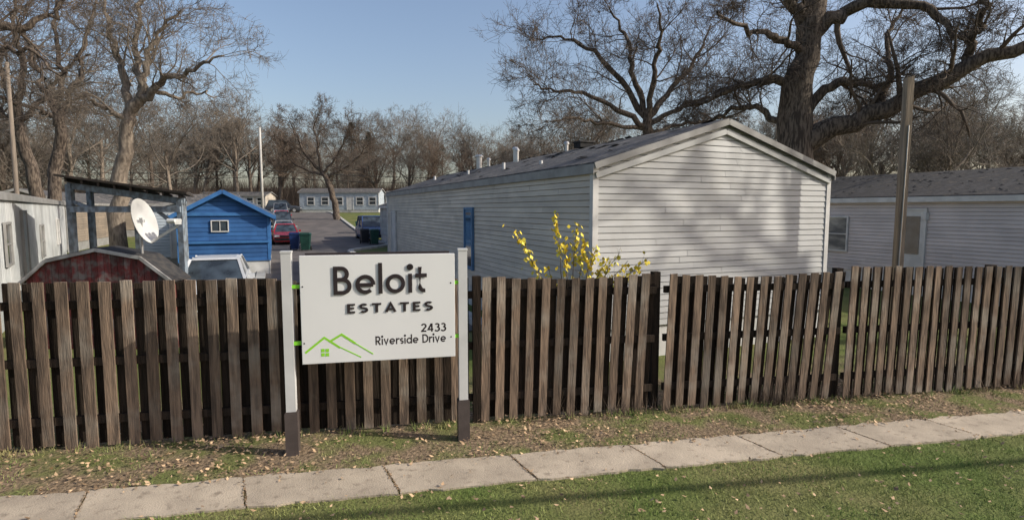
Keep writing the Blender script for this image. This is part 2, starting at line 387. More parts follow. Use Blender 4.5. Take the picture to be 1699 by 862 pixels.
pan=part("sign_panel",mb.mesh("sign_panel",[sign_white,letter_dark]),sign)
bv=pan.modifiers.new("bevel",'BEVEL'); bv.width=.004; bv.segments=2
FACE=.0525
for s,sg in((.085,1),(1.694,-1)):
    for z in(1.73,1.155):
        mb=MB(); mb.box(SP(s,z,.018),(.075,.035,.035),0,SR); part("bracket",mb.mesh("bracket",green_br),sign)
        mb=MB(); mb.cyl(SP(s+sg*.065,z,FACE),SP(s+sg*.065,z,FACE+.002),.008,n=10); part("bolt",mb.mesh("bolt",letter_dark),sign)

def arc(cx,cy,rx,ry,a0,a1,n=None):
    n=n or max(6,int(abs(a1-a0)/12))
    return [(cx+rx*math.cos(R(a0+(a1-a0)*i/n)),cy+ry*math.sin(R(a0+(a1-a0)*i/n))) for i in range(n+1)]
def glyph(ch,w):
    h=w/2; xh=.69; rc=(xh-w)/2; cx=h+rc; cy=xh/2
    ring=lambda c,cyy,r:('c',arc(c,cyy,r,r,0,360,30)[:-1])
    def S(H,W):
        ry=(H-w)/4; rx=W/2-h; return [('o',arc(W/2,H-h-ry,rx,ry,30,270)+arc(W/2,h+ry,rx,ry,90,-145)[1:])],W
    dot=('c',arc(h,.93,w*.33,w*.33,0,360,16)[:-1])
    if ch=='o': return [ring(cx,cy,rc)],2*rc+w
    if ch=='e': return [('o',[(cx-rc,cy-.02),(cx+rc,cy-.02)]),('o',arc(cx,cy,rc,rc,-4,312))],2*rc+w
    if ch=='d': return [ring(cx,cy,rc),('o',[(cx+rc,0),(cx+rc,1.06)])],2*rc+w
    if ch=='l': return [('o',[(h,0),(h,1.10)])],w
    if ch=='i': return [('o',[(h,0),(h,xh)]),dot],w
    if ch=='t': return [('o',[(h+.10,.93),(h+.10,.22)]+arc(h+.26,.22,.16,.22-h,180,280)),('o',[(0,xh-h),(.42,xh-h)])],.44
    if ch=='r': return [('o',[(h,0),(h,xh)]),('o',arc(h+.25,xh-h-.25,.25,.25,180,65))],.40
    if ch=='v': return [('o',[(h*.9,xh),(.30,h*.6),(.60-h*.9,xh)])],.60
    if ch=='s': return S(xh,.44)
    if ch=='S': return S(1,.62)
    if ch=='E': return [('o',[(h,0),(h,1)]),('o',[(0,1-h),(.54,1-h)]),('o',[(0,.52),(.48,.52)]),('o',[(0,h),(.54,h)])],.56
    if ch=='T': return [('o',[(.32,0),(.32,1)]),('o',[(0,1-h),(.64,1-h)])],.64
    if ch=='A': return [('o',[(h*.8,0),(.39,1-h*.8),(.78-h*.8,0)]),('o',[(.18,.30),(.60,.30)])],.78
    if ch=='B':
        m=.53; r1=(1-h-m)/2; r2=(m-h)/2
        return [('o',[(h,0),(h,1)]),('o',[(0,1-h),(.27,1-h)]+arc(.27,m+r1,r1,r1,90,-90)[1:]+[(0,m)]),('o',[(.1,m),(.31,m)]+arc(.31,h+r2,r2*1.05,r2,90,-90)[1:]+[(0,h)])],.34+r2+h
    if ch=='R':
        m=.44; r1=(1-h-m)/2
        return [('o',[(h,0),(h,1)]),('o',[(0,1-h),(.28,1-h)]+arc(.28,m+r1,r1,r1,90,-90)[1:]+[(0,m)]),('o',[(.27,m),(.57,0)])],.64
    if ch=='D': return [('o',[(h,0),(h,1)]),('o',[(0,1-h),(.26,1-h)]+arc(.26,.5,.40,.5-h,90,-90,20)[1:]+[(0,h)])],.72
    if ch=='2': return [('o',arc(.29,.72,.22,.22,165,-35)+[(h,h)]),('o',[(0,h),(.56,h)])],.58
    if ch=='3': return [('o',arc(.27,.745,.19,.19,150,-90)+[]),('o',arc(.27,.305,.24,.25,90,-150))],.56
    if ch=='4': return [('o',[(.46,0),(.46,1)]),('o',[(.42,.98),(h,.27),(.62,.27)])],.64
    return [],.30
def ribbon(mb,pts,closed,w,fn,z0,z1):
    n=len(pts); Lp=[];Rp=[]
    for i in range(n):
        if closed: a_=pts[i-1];c_=pts[(i+1)%n]
        else: a_=pts[i-1] if i else None; c_=pts[i+1] if i<n-1 else None
        b_=pts[i]
        def dr(p,q):
            d=(q[0]-p[0],q[1]-p[1]); m=math.hypot(*d) or 1; return (d[0]/m,d[1]/m)
        d1=dr(a_,b_) if a_ else None; d2=dr(b_,c_) if c_ else None
        d1=d1 or d2; d2=d2 or d1
        n1=(-d1[1],d1[0]); n2=(-d2[1],d2[0]); mx_,my_=n1[0]+n2[0],n1[1]+n2[1]; m=math.hypot(mx_,my_) or 1
        mx_/=m;my_/=m; c=max(.45,mx_*n1[0]+my_*n1[1]); k=w/2/c
        Lp.append((b_[0]+mx_*k,b_[1]+my_*k)); Rp.append((b_[0]-mx_*k,b_[1]-my_*k))
    vs=[];fs=[]
    for i in range(n):
        vs+= [fn(*Lp[i],z0),fn(*Rp[i],z0),fn(*Rp[i],z1),fn(*Lp[i],z1)]
    rng_=range(n if closed else n-1)
    for i in rng_:
        a0=4*i;b0=4*((i+1)%n)
        for q in range(4): fs.append((a0+q,a0+(q+1)%4,b0+(q+1)%4,b0+q))
    if not closed: fs+=[(0,1,2,3),(4*n-1,4*n-2,4*n-3,4*n-4)]
    mb.add(vs,fs,0)
def panel_pos(px,py):
    f=(px-499)/255; bot=600-10*f; return p0+f*(p1-p0), 2.04-(py-422)/(bot-422)*1.1
def text(name,string,x0,x1,ytop,ybot,w,depth,gap,standoff=0):
    tot=0; items=[]
    for ch in string:
        st,ad=glyph(ch,w); items.append((tot,st)); tot+=ad+gap
    tot-=gap
    sa,za=panel_pos(x0,ybot); sb,zb=panel_pos(x1,ytop); zb_=panel_pos(x0,ytop)[1]
    kx=(sb-sa)/tot; kz=(zb_-za); mb=MB()
    for ox,st in items:
        for i,(kd,pts) in enumerate(st):
            e=.0004*i
            ribbon(mb,pts,kd=='c',w,lambda x_,y_,o_,ox=ox: SP(sa+(ox+x_)*kx, za+y_*kz, o_),FACE+standoff,FACE+standoff+depth+e)
    return part(name,mb.mesh(name,letter_dark),sign)
text("lettering","Beloit",552,707,440,486,.140,.003,.11,standoff=.008)
text("lettering","ESTATES",573,716,501,516.5,.20,.003,.26,standoff=.005)
text("lettering","2433",695,738,535.5,549,.175,.0006,.10)
text("lettering","Riverside Drive",618,738,555,569.5,.160,.0006,.085)
mb=MB()
def logo(pts,w,i,close=False):
    q=[panel_pos(*p) for p in pts]; ribbon(mb,q,close,w,lambda x_,y_,o_:SP(x_,y_,o_),FACE,FACE+.001+.0006*i)
logo([(504,581),(535,556),(560,573)],.022,0); logo([(556,570),(594,589)],.011,1)
logo([(543,563),(563,551),(585,566)],.022,2); logo([(582,564),(614,584)],.010,3)
part("logo",mb.mesh("logo",green),sign)
mb=MB()
for a_ in(532.3,539.3):
    for b_ in (577.0,584): s_,z_=panel_pos(a_,b_); mb.box(SP(s_,z_,FACE+.001),(.034,.002,.034),0,SR)
part("logo_window",mb.mesh("logo_window",green),sign)

# ------------------------------------------------------------------ houses
def v3(o,u,s,nrm,off,z): return (o[0]+u[0]*s+nrm[0]*off, o[1]+u[1]*s+nrm[1]*off, z)
def lap_wall(mb,o,u,nrm,lim,z0,z1,lap=.12,mi=0,out=.024,piece=3.2):
    z=z0
    while z<z1-.005:
        zb=min(z+lap,z1); a0,a1=lim(z); b0,b1=lim(zb)
        span=max(.01,a1-a0); cuts=[0]; c=random.uniform(.3,1)*piece
        while c<span-.4: cuts.append(c/span); c+=piece*random.uniform(.6,1.2)
        cuts.append(1)
        for i in range(len(cuts)-1):
            t0,t1=cuts[i],cuts[i+1]; r=random.random(); e=.002*(i%2)+random.uniform(0,.002)
            P=lambda t,zz,off,lo,hi:v3(o,u,lo+(hi-lo)*t,nrm,off+e,zz)
            zc=z+(zb-z)*.88; c0_,c1_x=lim(zc)
            mb.quad(P(t0,z,out,a0,a1),P(t1,z,out,a0,a1),P(t1,zc,.012,c0_,c1_x),P(t0,zc,.012,c0_,c1_x),mi,r)
            mb.quad(P(t0,zc,.012,c0_,c1_x),P(t1,zc,.012,c0_,c1_x),P(t1,zb,-.006,b0,b1),P(t0,zb,-.006,b0,b1),mi,r)
            mb.quad(P(t0,z,-.008,a0,a1),P(t1,z,-.008,a0,a1),P(t1,z,out,a0,a1),P(t0,z,out,a0,a1),mi,r)
        z=zb
def window(parent,o,u,nrm,s0,s1,z0,z1,fm=trim_white,gm_=glass,rows=2,cols=1,fw=.05,name="window",base=.035):
    mb=MB(); off=base+.02
    P=lambda s,z,of=off:v3(o,u,s,nrm,of,z)
    mb.prism([P(s0,z0,base),P(s1,z0,base),P(s1,z1,base),P(s0,z1,base)],(nrm[0]*.008,nrm[1]*.008,0),1)
    for a_ in (z0,z1): mb.beam(P(s0-fw/2,a_),P(s1+fw/2,a_),.05,fw,0,rnd=.5)
    for s in(s0,s1): mb.beam(P(s,z0+fw/2),P(s,z1-fw/2),fw,.045,0,up=(nrm[0],nrm[1],0),rnd=.5)
    for r in range(1,rows):
        z=z0+(z1-z0)*r/rows; mb.beam(P(s0+fw/2,z),P(s1-fw/2,z),.035,fw*.7,0,rnd=.5)
    for c in range(1,cols):
        s=s0+(s1-s0)*c/cols; mb.beam(P(s,z0+fw/2),P(s,z1-fw/2),fw*.7,.03,0,up=(nrm[0],nrm[1],0),rnd=.5)
    return part(name,mb.mesh(name,[fm,gm_]),parent)
def door(parent,o,u,nrm,s0,s1,z0,z1,leaf=trim_white,fm=trim_white,glassz=None,base=.035,gw=.18):
    mb=MB(); P=lambda s,z,of:v3(o,u,s,nrm,of,z)
    mb.prism([P(s0,z0,base),P(s1,z0,base),P(s1,z1,base),P(s0,z1,base)],(nrm[0]*.02,nrm[1]*.02,0),1)
    for s in(s0,s1): mb.beam(P(s,z0,base+.02),P(s,z1+.03,base+.02),.07,.06,0,up=(nrm[0],nrm[1],0),rnd=.5)
    mb.beam(P(s0+.04,z1,base+.02),P(s1-.04,z1,base+.02),.05,.06,0,rnd=.5)
    d=part("door",mb.mesh("door",[fm,leaf]),parent)
    if glassz:
        m=(s1-s0)*gw
        for a_,b_ in glassz:
            mb=MB()
            mb.prism([P(s0+m,a_,base+.02),P(s1-m,a_,base+.02),P(s1-m,b_,base+.02),P(s0+m,b_,base+.02)],(nrm[0]*.01,nrm[1]*.01,0),0)
            o2=part("door_window",mb.mesh("door_window",glass),d,world=False); o2.matrix_parent_inverse=Matrix.Identity(4)
    return d
def house(name,label,c0,u,wv,L,W,ze,zr,sid,sid_g=None,roof_m=shingle,trim=trim_grey,lap=.12,zb=0,skirt=None,ov=.22,side=None,ribbed=False,rise_thick=.08,group=None,cat="mobile home",fas=.14,trim_c=None):
    sid_g=sid_g or sid; side=ov*.8 if side is None else side; trim_c=trim_c or trim
    mid=(c0[0]+u[0]*L/2+wv[0]*W/2,c0[1]+u[1]*L/2+wv[1]*W/2)
    h=thing(name,label,cat,(mid[0],mid[1],zb),group)
    neg=lambda a:(-a[0],-a[1])
    c1=(c0[0]+wv[0]*W,c0[1]+wv[1]*W); cf=(c0[0]+u[0]*L,c0[1]+u[1]*L)
    full=lambda z:(0,L)
    def gl(z):
        if z<=ze: return (0,W)
        k=(z-ze)/(zr-ze)*W/2; return (k,W-k)
    ws=zb+(.55 if skirt else 0)
    for (o,uu,nn,lm,top,mt) in ((c0,u,neg(wv),full,ze,sid),(c1,u,wv,full,ze,sid),(c0,wv,neg(u),gl,zr-.01,sid_g),(cf,wv,u,gl,zr-.01,sid_g)):
        mb=MB()
        if ribbed and lm is full:
            s=0
            while s<L:
                for a_,b_,o1,o2 in((0,.12,.0,.0),(.12,.14,.0,.025),(.14,.20,.025,.025),(.20,.22,.025,0)):
                    mb.quad(v3(o,uu,s+a_,nn,o1,ws),v3(o,uu,s+b_,nn,o2,ws),v3(o,uu,s+b_,nn,o2,top),v3(o,uu,s+a_,nn,o1,top),0,random.Random(int(s/1.3)).random())
                s+=.22
        else: lap_wall(mb,o,uu,nn,lm,ws,top,lap)
        part("wall",mb.mesh("wall",mt),h)
        if skirt:
            mb=MB(); LL=L if lm is full else W
            mb.quad(v3(o,uu,0,nn,-.02,zb-.1),v3(o,uu,LL,nn,-.02,zb-.1),v3(o,uu,LL,nn,-.02,ws+.01),v3(o,uu,0,nn,-.02,ws+.01),0)
            part("skirting",mb.mesh("skirting",skirt),h)
    for cc,sx,sy in((c0,-1,-1),(c1,1,-1),(cf,-1,1),((c1[0]+u[0]*L,c1[1]+u[1]*L),1,1)):
        mb=MB(); a_=math.atan2(wv[1],wv[0])
        mb.box((cc[0]-wv[0]*sx*.012+u[0]*(-sy)*.012,cc[1]-wv[1]*sx*.012+u[1]*(-sy)*.012,(ws+ze)/2),(.10,.10,ze-ws),0,a_)
        part("corner_trim",mb.mesh("corner_trim",trim_c),h)
    mb=MB(); g=ov; th=rise_thick; slope=(zr-ze)/(W/2)
    def RP(s,t,dz):
        z=ze+(W/2-abs(t-W/2))*slope+dz
        return (c0[0]+u[0]*s+wv[0]*t,c0[1]+u[1]*s+wv[1]*t,z)
    nseg=max(4,int(L/1.2))
    for a_,b_ in((-side,W/2),(W/2,W+side)):
        for i in range(nseg):
            sA=-g+(L+2*g)*i/nseg; sB=-g+(L+2*g)*(i+1)/nseg
            mb.hexa([RP(sA,a_,.01),RP(sB,a_,.01),RP(sB,b_,.01),RP(sA,b_,.01),RP(sA,a_,th),RP(sB,a_,th),RP(sB,b_,th),RP(sA,b_,th)],0)
    roof=part("roof",mb.mesh("roof",roof_m),h)
    for s in(-g-.012,L+g+.012):
        for a_,b_ in((-side,W/2),(W/2,W+side)):
            mb=MB(); p=RP(s,a_,.02);q=RP(s,b_,.02); mb.beam(p,q,.022,fas,0); part("fascia",mb.mesh("fascia",trim),h)
    for t in(-side-.014,W+side+.014):
        mb=MB(); p=RP(-g,t,.0);q=RP(L+g,t,.0); mb.beam((p[0],p[1],p[2]-.02),(q[0],q[1],q[2]-.02),.022,.15,0); part("fascia",mb.mesh("fascia",trim),h)
    for lo_,hi_ in ((-side,.02),(W+side,W-.02)):
        mb=MB(); mb.quad(RP(-g,lo_,-.08),RP(L+g,lo_,-.08),RP(L+g,hi_,-.10),RP(-g,hi_,-.10)); part("soffit",mb.mesh("soffit",trim),h)
    return h,RP,roof
U=(-.386,.922); Wd=(.922,.386)
def norm2(a): m=math.hypot(*a); return (a[0]/m,a[1]/m)
U=norm2(U);Wd=norm2(Wd);NU=(-U[0],-U[1]);NW=(-Wd[0],-Wd[1])
c0=(1.292,9.0)
main,RP,roof=house("mobile_home","long grey vinyl-sided mobile home with worn shingle roof behind the fence",c0,U,Wd,17.6,5.2,3.17,3.98,siding_tan,siding,shingle,trim_grey,skirt=trim_white,ov=.10,side=.05,fas=.10,trim_c=trim_white,lap=.105)
door(main,c0,U,NW,5.80,6.42,.95,2.52,leaf=door_blue,fm=door_blue,glassz=((1.05,1.65),(1.72,2.42)),gw=.16)
door(main,c0,U,NW,15.6,16.5,.5,2.4,leaf=trim_white)
for a_,b_ in((0,2.6),(5.2,2.6)):
    mb=MB(); p=RP(-.045,a_,-.10); q=RP(-.045,b_,-.10); mb.beam((p[0],p[1],p[2]-.04),(q[0],q[1],q[2]-.04),.05,.09,0); part("rake_trim",mb.mesh("rake_trim",siding),main)
rr=random.Random(9); mb=MB()
for i in range(130):
    s=rr.uniform(0,17.4); t=rr.choice([rr.gauss(2.6,.12),rr.uniform(.2,2.5)]); 
    a_=rr.uniform(.08,.34); b_=rr.uniform(.06,.18); hz=rr.uniform(.008,.045)
    p=RP(s,t,.08);q=RP(s+a_,t,.08);r_=RP(s+a_,t+b_,.08);k_=RP(s,t+b_,.08)
    mb.add([(p[0],p[1],p[2]+hz),(q[0],q[1],q[2]+hz*rr.random()),(r_[0],r_[1],r_[2]+.006),(k_[0],k_[1],k_[2]+.006)],[(0,1,2,3)])
o=part("loose_shingles",mb.mesh("loose_shingles",torn),main); o["kind"]="stuff"
def vent(s,t,h_,r_,cap=True,m=steel):
    p=RP(s,t,.03); mb=MB(); mb.cyl(p,(p[0],p[1],p[2]+h_),r_,n=12)
    if cap: mb.cyl((p[0],p[1],p[2]+h_),(p[0],p[1],p[2]+h_+.05),r_*1.5,r_*.9,n=12); mb.cyl((p[0],p[1],p[2]+h_-.03),(p[0],p[1],p[2]+h_),r_*1.5,n=12)
    part("roof_vent",mb.mesh("roof_vent",m),main)
vent(6.3,1.0,.22,.04,False,trim_white); vent(8.2,2.2,.40,.05); vent(8.8,2.4,.45,.07); vent(3.6,.8,.12,.04,False,trim_white); vent(12.5,2.5,.5,.11); vent(10.2,1.3,.18,.04,False,trim_white); vent(14.8,1.4,.2,.05,False,trim_white); vent(12.0,2.7,.35,.05); vent(5.6,2.5,.25,.05)
p=RP(4.6,2.45,.14); mb=MB(); mb.box(p,(.38,.32,.12),0,.4); mb.box((p[0],p[1],p[2]+.075),(.44,.38,.03),0,.4); part("roof_vent",mb.mesh("roof_vent",torn),main)

# second long home
c1_=(10.7+.386*8,19-.922*8)
h2,RP2,_=house("mobile_home","mauve-grey sided mobile home with dark shingle roof beside a wooden post",c1_,U,Wd,21,4.6,2.86,3.62,siding_pink,siding_pink,shingle_brown,trim_white,skirt=trim_white,ov=.2,lap=.105)
k=lambda q:8-q
window(h2,c1_,U,NW,k(.62),k(-.12),1.15,2.25,gm_=blind,rows=2)
door(h2,c1_,U,NW,k(3.0),k(2.25),.45,2.5,glassz=((1.2,2.3),))
mb=MB()
P=lambda s,z,of:v3(c1_,U,s,NW,of,z)
mb.box(P(5.0,2.3,.06),(.1,.14,.2),0); part("porch_lamp",mb.mesh("porch_lamp",trim_white),h2)
rr=random.Random(4); mb=MB()
for i in range(220):
    s=rr.uniform(0,19); t=rr.uniform(-.1,2.2); a_=rr.uniform(.04,.14); b_=rr.uniform(.03,.10)
    p=RP2(s,t,.085);q=RP2(s+a_,t,.09);r_=RP2(s+a_,t+b_,.105);k_=RP2(s,t+b_,.085); mb.add([p,q,r_,k_],[(0,1,2,3)])
o=part("roof_debris",mb.mesh("roof_debris",torn),h2); o["kind"]="stuff"

# ribbed home
Ul=norm2((-.574,.819)); Wl=norm2((-.819,-.574)); NWl=(-Wl[0],-Wl[1])
cl=(-8.9,9.3)
h3,RP3,_=house("mobile_home","pale ribbed-metal mobile home with shallow roof next to a red shed",cl,Ul,Wl,22,4.0,2.80,3.0,siding_white,siding_white,trim_grey,trim_grey,skirt=siding_white,ov=.08,ribbed=True)
window(h3,cl,Ul,NWl,10.3,11.2,1.0,2.0,fm=trim_grey); window(h3,cl,Ul,NWl,3.2,4.0,1.3,2.2,fm=trim_grey)
door(h3,cl,Ul,NWl,6.0,6.9,.5,2.45,leaf=siding_white,fm=trim_grey); window(h3,cl,Ul,NWl,16.5,17.6,1.1,2.1,fm=trim_white)
p=RP3(4.2,.8,.1); mb=MB(); mb.cyl(p,(p[0],p[1],p[2]+.3),.09); mb.cyl((p[0],p[1],p[2]+.3),(p[0],p[1],p[2]+.38),.15,.1); part("roof_vent",mb.mesh("roof_vent",steel),h3)

# blue cottage
cb=(-12.15,20.6)
hb,RPb,_=house("blue_cottage","small bright blue gabled cottage with white window on pale skirting",cb,U,Wd,7.5,3.05,2.30,3.14,siding_blue,siding_blue,shingle,trim_blue,lap=.16,skirt=trim_white,ov=.30,cat="cottage")
window(hb,cb,Wd,NU,1.10,1.66,1.68,2.08,fm=trim_white,rows=1,cols=2,fw=.035)
P=lambda s,z,of:v3(cb,Wd,s,NU,of,z)
mb=MB(); mb.beam(P(0,1.28,.06),P(3.05,1.28,.06),.06,.09,0); part("belt_trim",mb.mesh("belt_trim",trim_blue),hb)
mb=MB(); mb.beam(P(0,2.32,.06),P(3.05,2.32,.06),.05,.12,0); part("belt_trim",mb.mesh("belt_trim",trim_blue),hb)
ha,_,_=house("mobile_home","pale blue mobile home with white door behind a carport",(-15.0,22.8),U,Wd,10,2.7,2.4,2.8,siding_pale,siding_pale,shingle,trim_grey,skirt=trim_grey,ov=.15)
door(ha,(-15.0,22.8),Wd,NU,1.1,1.9,.5,2.3)
house("mobile_home","brown mobile home with grey roof further down the lane",(-29.5,31),U,Wd,12,4.2,2.9,3.6,siding_brown,None,shingle,trim_grey,skirt=trim_grey,lap=.15)
house("mobile_home","brown mobile home with grey roof further down the lane",(-39,46),Wd,(-Wd[1],Wd[0]),15,4.2,3.0,3.8,siding_brown,None,shingle,trim_grey,skirt=trim_grey,lap=.2,zb=tz(0,50))
house("mobile_home","white-sided mobile home end seen past a longer home",(1.292+2.67-.386*23,9+1.12+.922*23),U,Wd,13.4,4.4,2.75,3.5,siding_white,siding_white,shingle,trim_white,skirt=trim_white,lap=.15)
for (px0,px1,dd_,hgt,mt) in((497,628,90,3.3,siding_pale),(640,760,94,3.0,siding_white),(330,440,92,2.8,siding_tan),(180,300,96,2.9,siding_pale)):
    xa=at(px0,340,dd_)[0]; xb=at(px1,340,dd_)[0]; zb=tz(0,dd_)-.1
    hf,_,_=house("mobile_home","distant pale mobile home with flat grey roof across the lane",(xa,dd_),(1,0),(0,1),xb-xa,4.3,zb+hgt,zb+hgt+.6,mt,None,shingle,trim_grey,lap=.25,zb=zb,skirt=trim_white,group="homes across the end of the lane")
    LL=xb-xa
    for f in (.1,.28,.46,.72,.88):
        window(hf,(xa,dd_),(1,0),(0,-1),LL*f,LL*f+1.1,zb+1.3,zb+2.5,fm=trim_white,fw=.14)
    door(hf,(xa,dd_),(1,0),(0,-1),LL*.6,LL*.6+1,zb+.5,zb+2.5,leaf=trim_white)

# ------------------------------------------------------------------ carport
cp=thing("carport","open timber carport with sloping roof beside the blue cottage","carport",at(215,431,15)[:2]+(0,))
dA,dB=13.6,16.2
LX0=at(118,347,dA)[0]; RX0=at(300,347,dA)[0]; SH=-1.45
zl,zr_=3.10,2.72
for (x_,y_,zt) in((LX0,dA,zl),(RX0,dA,zr_),(LX0+SH,dB,zl),(RX0+SH,dB,zr_),((LX0+RX0)/2+SH,dB,(zl+zr_)/2)):
    mb=MB(); mb.box((x_,y_,zt/2),(.13,.13,zt),0); part("carport_post",mb.mesh("carport_post",carportwood),cp)
for p,q,w_,h_ in (((LX0,dA-.1,2.50),(RX0+.05,dA-.1,2.50),.05,.14),((LX0+SH,dB-.1,2.50),(RX0+SH,dB-.1,2.50),.05,.14),((LX0-.05,dA,zl-.03),(RX0+.1,dA,zr_-.03),.06,.14),((LX0+SH-.05,dB,zl-.03),(RX0+SH+.1,dB,zr_-.03),.06,.14),((LX0,dA,zl-.4),(LX0+.6,dA-.07,2.5),.05,.08),((RX0,dA,2.0),(RX0-.5,dA-.07,2.45),.05,.08)):
    mb=MB(); mb.beam(p,q,w_,h_,0); part("carport_beam",mb.mesh("carport_beam",carportwood),cp)
for i in range(8):
    mb=MB(); f=i/7; zz=zl+(zr_-zl)*f+.09; xx=LX0+(RX0-LX0)*f
    mb.beam((xx+.18,dA-.35,zz),(xx+SH-.1,dB+.3,zz),.04,.09,0); part("rafter",mb.mesh("rafter",darkwood),cp)
mb=MB(); a_=(LX0-.05,dA-.4,zl+.17);b_=(RX0+.38,dA-.4,zr_+.13);c_=(RX0+SH+.1,dB+.4,zr_+.13);d_=(LX0+SH-.3,dB+.4,zl+.17)
mb.hexa([a_,b_,c_,d_]+[(q[0],q[1],q[2]+.05) for q in(a_,b_,c_,d_)],0); part("carport_roof",mb.mesh("carport_roof",darkwood),cp)

# ------------------------------------------------------------------ red shed (gambrel end)
sd=10.0; sx=at(162,431,sd)[0]; SDp=.45
shed=thing("garden_shed","old shed with peeling dark red boards and gambrel roof","shed",(sx,sd+.3,0))
prof=[(-1.40,1.18),(-.90,1.60),(0,1.80),(.78,1.66),(1.34,1.22)]
mb=MB(); N=22
def pz(x_):
    for i in range(4):
        if prof[i][0]<=x_<=prof[i+1][0]: f=(x_-prof[i][0])/(prof[i+1][0]-prof[i][0]); return prof[i][1]+f*(prof[i+1][1]-prof[i][1])
    return 1.2
for i in range(N):
    xa=-1.30+2.58*i/N+.004; xb=-1.30+2.58*(i+1)/N-.004
    for yy in (sd,sd+SDp):
        mb.hexa([(sx+xa,yy,0),(sx+xb,yy,0),(sx+xb,yy+.025,0),(sx+xa,yy+.025,0),(sx+xa,yy,pz(xa)-.02),(sx+xb,yy,pz(xb)-.02),(sx+xb,yy+.025,pz(xb)-.02),(sx+xa,yy+.025,pz(xa)-.02)],0)
for xx in(-1.29,1.27): mb.box((sx+xx,sd+SDp/2,.58),(.03,SDp-.06,1.16),0)
part("shed_wall",mb.mesh("shed_wall",red_paint),shed)
mb=MB()
for i in range(4):
    (xa,za),(xb,zb_)=prof[i],prof[i+1]
    mb.hexa([(sx+xa,sd-.04,za),(sx+xb,sd-.04,zb_),(sx+xb,sd+SDp+.08,zb_),(sx+xa,sd+SDp+.08,za),(sx+xa,sd-.04,za+.03),(sx+xb,sd-.04,zb_+.03),(sx+xb,sd+SDp+.08,zb_+.03),(sx+xa,sd+SDp+.08,za+.03)],0)
part("shed_roof",mb.mesh("shed_roof",torn),shed)
mb=MB()
for i in range(4):
    (xa,za),(xb,zb_)=prof[i],prof[i+1]; mb.beam((sx+xa,sd-.055,za-.01),(sx+xb,sd-.055,zb_-.01),.02,.06,0)
part("shed_trim",mb.mesh("shed_trim",shedtrim),shed)

# ------------------------------------------------------------------ satellite dish
dc=Vector(at(241,366,9.9)); base=Vector(at(236,418,10.2))
dish=thing("satellite_dish","large white oval satellite dish on a mast above the shed roof","satellite dish",(base.x,base.y,base.z-.02))
nrm=Vector((.98,.03,.26)).normalized(); up=Vector((0,0,1)); sx_=nrm.cross(up).normalized(); sy_=sx_.cross(nrm).normalized()
if sy_.z<0: sy_=-sy_
mb=MB(); rings=8; seg=36; a0,b0=.335,.40
for lay,off in((0,0),(1,-.012)):
    vs=[dc-nrm*(.07-off)]; fs=[]
    for r_ in range(1,rings+1):
        f=r_/rings
        for s_ in range(seg):
            t=2*math.pi*s_/seg; vs.append(dc+sx_*math.cos(t)*a0*f+sy_*math.sin(t)*b0*f-nrm*(.07*(1-f*f)-off))
    for s_ in range(seg): fs.append((0,1+s_,1+(s_+1)%seg))
    for r_ in range(rings-1):
        for s_ in range(seg): fs.append((1+r_*seg+s_,1+(r_+1)*seg+s_,1+(r_+1)*seg+(s_+1)%seg,1+r_*seg+(s_+1)%seg))
    mb.add(vs,fs,0,.5)
part("reflector",mb.mesh("reflector",dish_m,smooth=True),dish)
bk=dc-nrm*.12
mb=MB(); mb.cyl(base-Vector((0,0,.3)),Vector((base.x,base.y,bk.z-.12)),.026); mb.cyl(Vector((base.x,base.y,bk.z-.12)),bk,.026); mb.box(bk,(.12,.12,.16),0,.5)
part("mast",mb.mesh("mast",steel),dish)
mb=MB(); armend=dc+nrm*.52-sy_*.22; low=dc-sy_*b0*.97; mb.beam(bk-sy_*.1,low-nrm*.02,.03,.04); mb.beam(low-nrm*.02,armend,.03,.04); part("feed_arm",mb.mesh("feed_arm",steel),dish)
mb=MB(); q=armend+Vector((0,0,.06)); mb.box(q,(.10,.10,.09),0,.6)
for s_ in(-.09,0,.09): mb.cyl(q+sx_*s_+Vector((0,0,.02)),q+sx_*s_-nrm*.13+Vector((0,0,.05)),.033,.042,n=12)
part("receiver_head",mb.mesh("receiver_head",dish_m),dish)
mb=MB(); wq=.14; tx="DIRECTV"
gl_={'I':([('o',[(.09,0),(.09,1)])],.18),'C':([('o',arc(.42,.5,.33,.41,45,315))],.70),'V':([('o',[(.05,1),(.33,.08),(.61,1)])],.66)}
tot=0;its=[]
for ch in tx:
    st,ad=gl_[ch] if ch in gl_ else glyph(ch,wq)
    its.append((tot,st)); tot+=ad+.16
sc=.24/tot; sgn=1
if sx_.dot(Vector((.84,.54,0)))<0: sgn=-1
for ox,st in its:
    for i,(kd,pts) in enumerate(st):
        ribbon(mb,pts,kd=='c',wq,lambda x_,y_,o_,ox=ox: dc+sx_*sgn*((ox+x_)*sc-.14)+sy_*(y_*sc*1.15-.02)-nrm*(.07*(1-(((ox+x_)*sc-.14)/a0)**2))+nrm*o_,.004,.006+.0004*i)
part("maker_mark",mb.mesh("maker_mark",M("mark_grey",(.28,.28,.30))),dish)

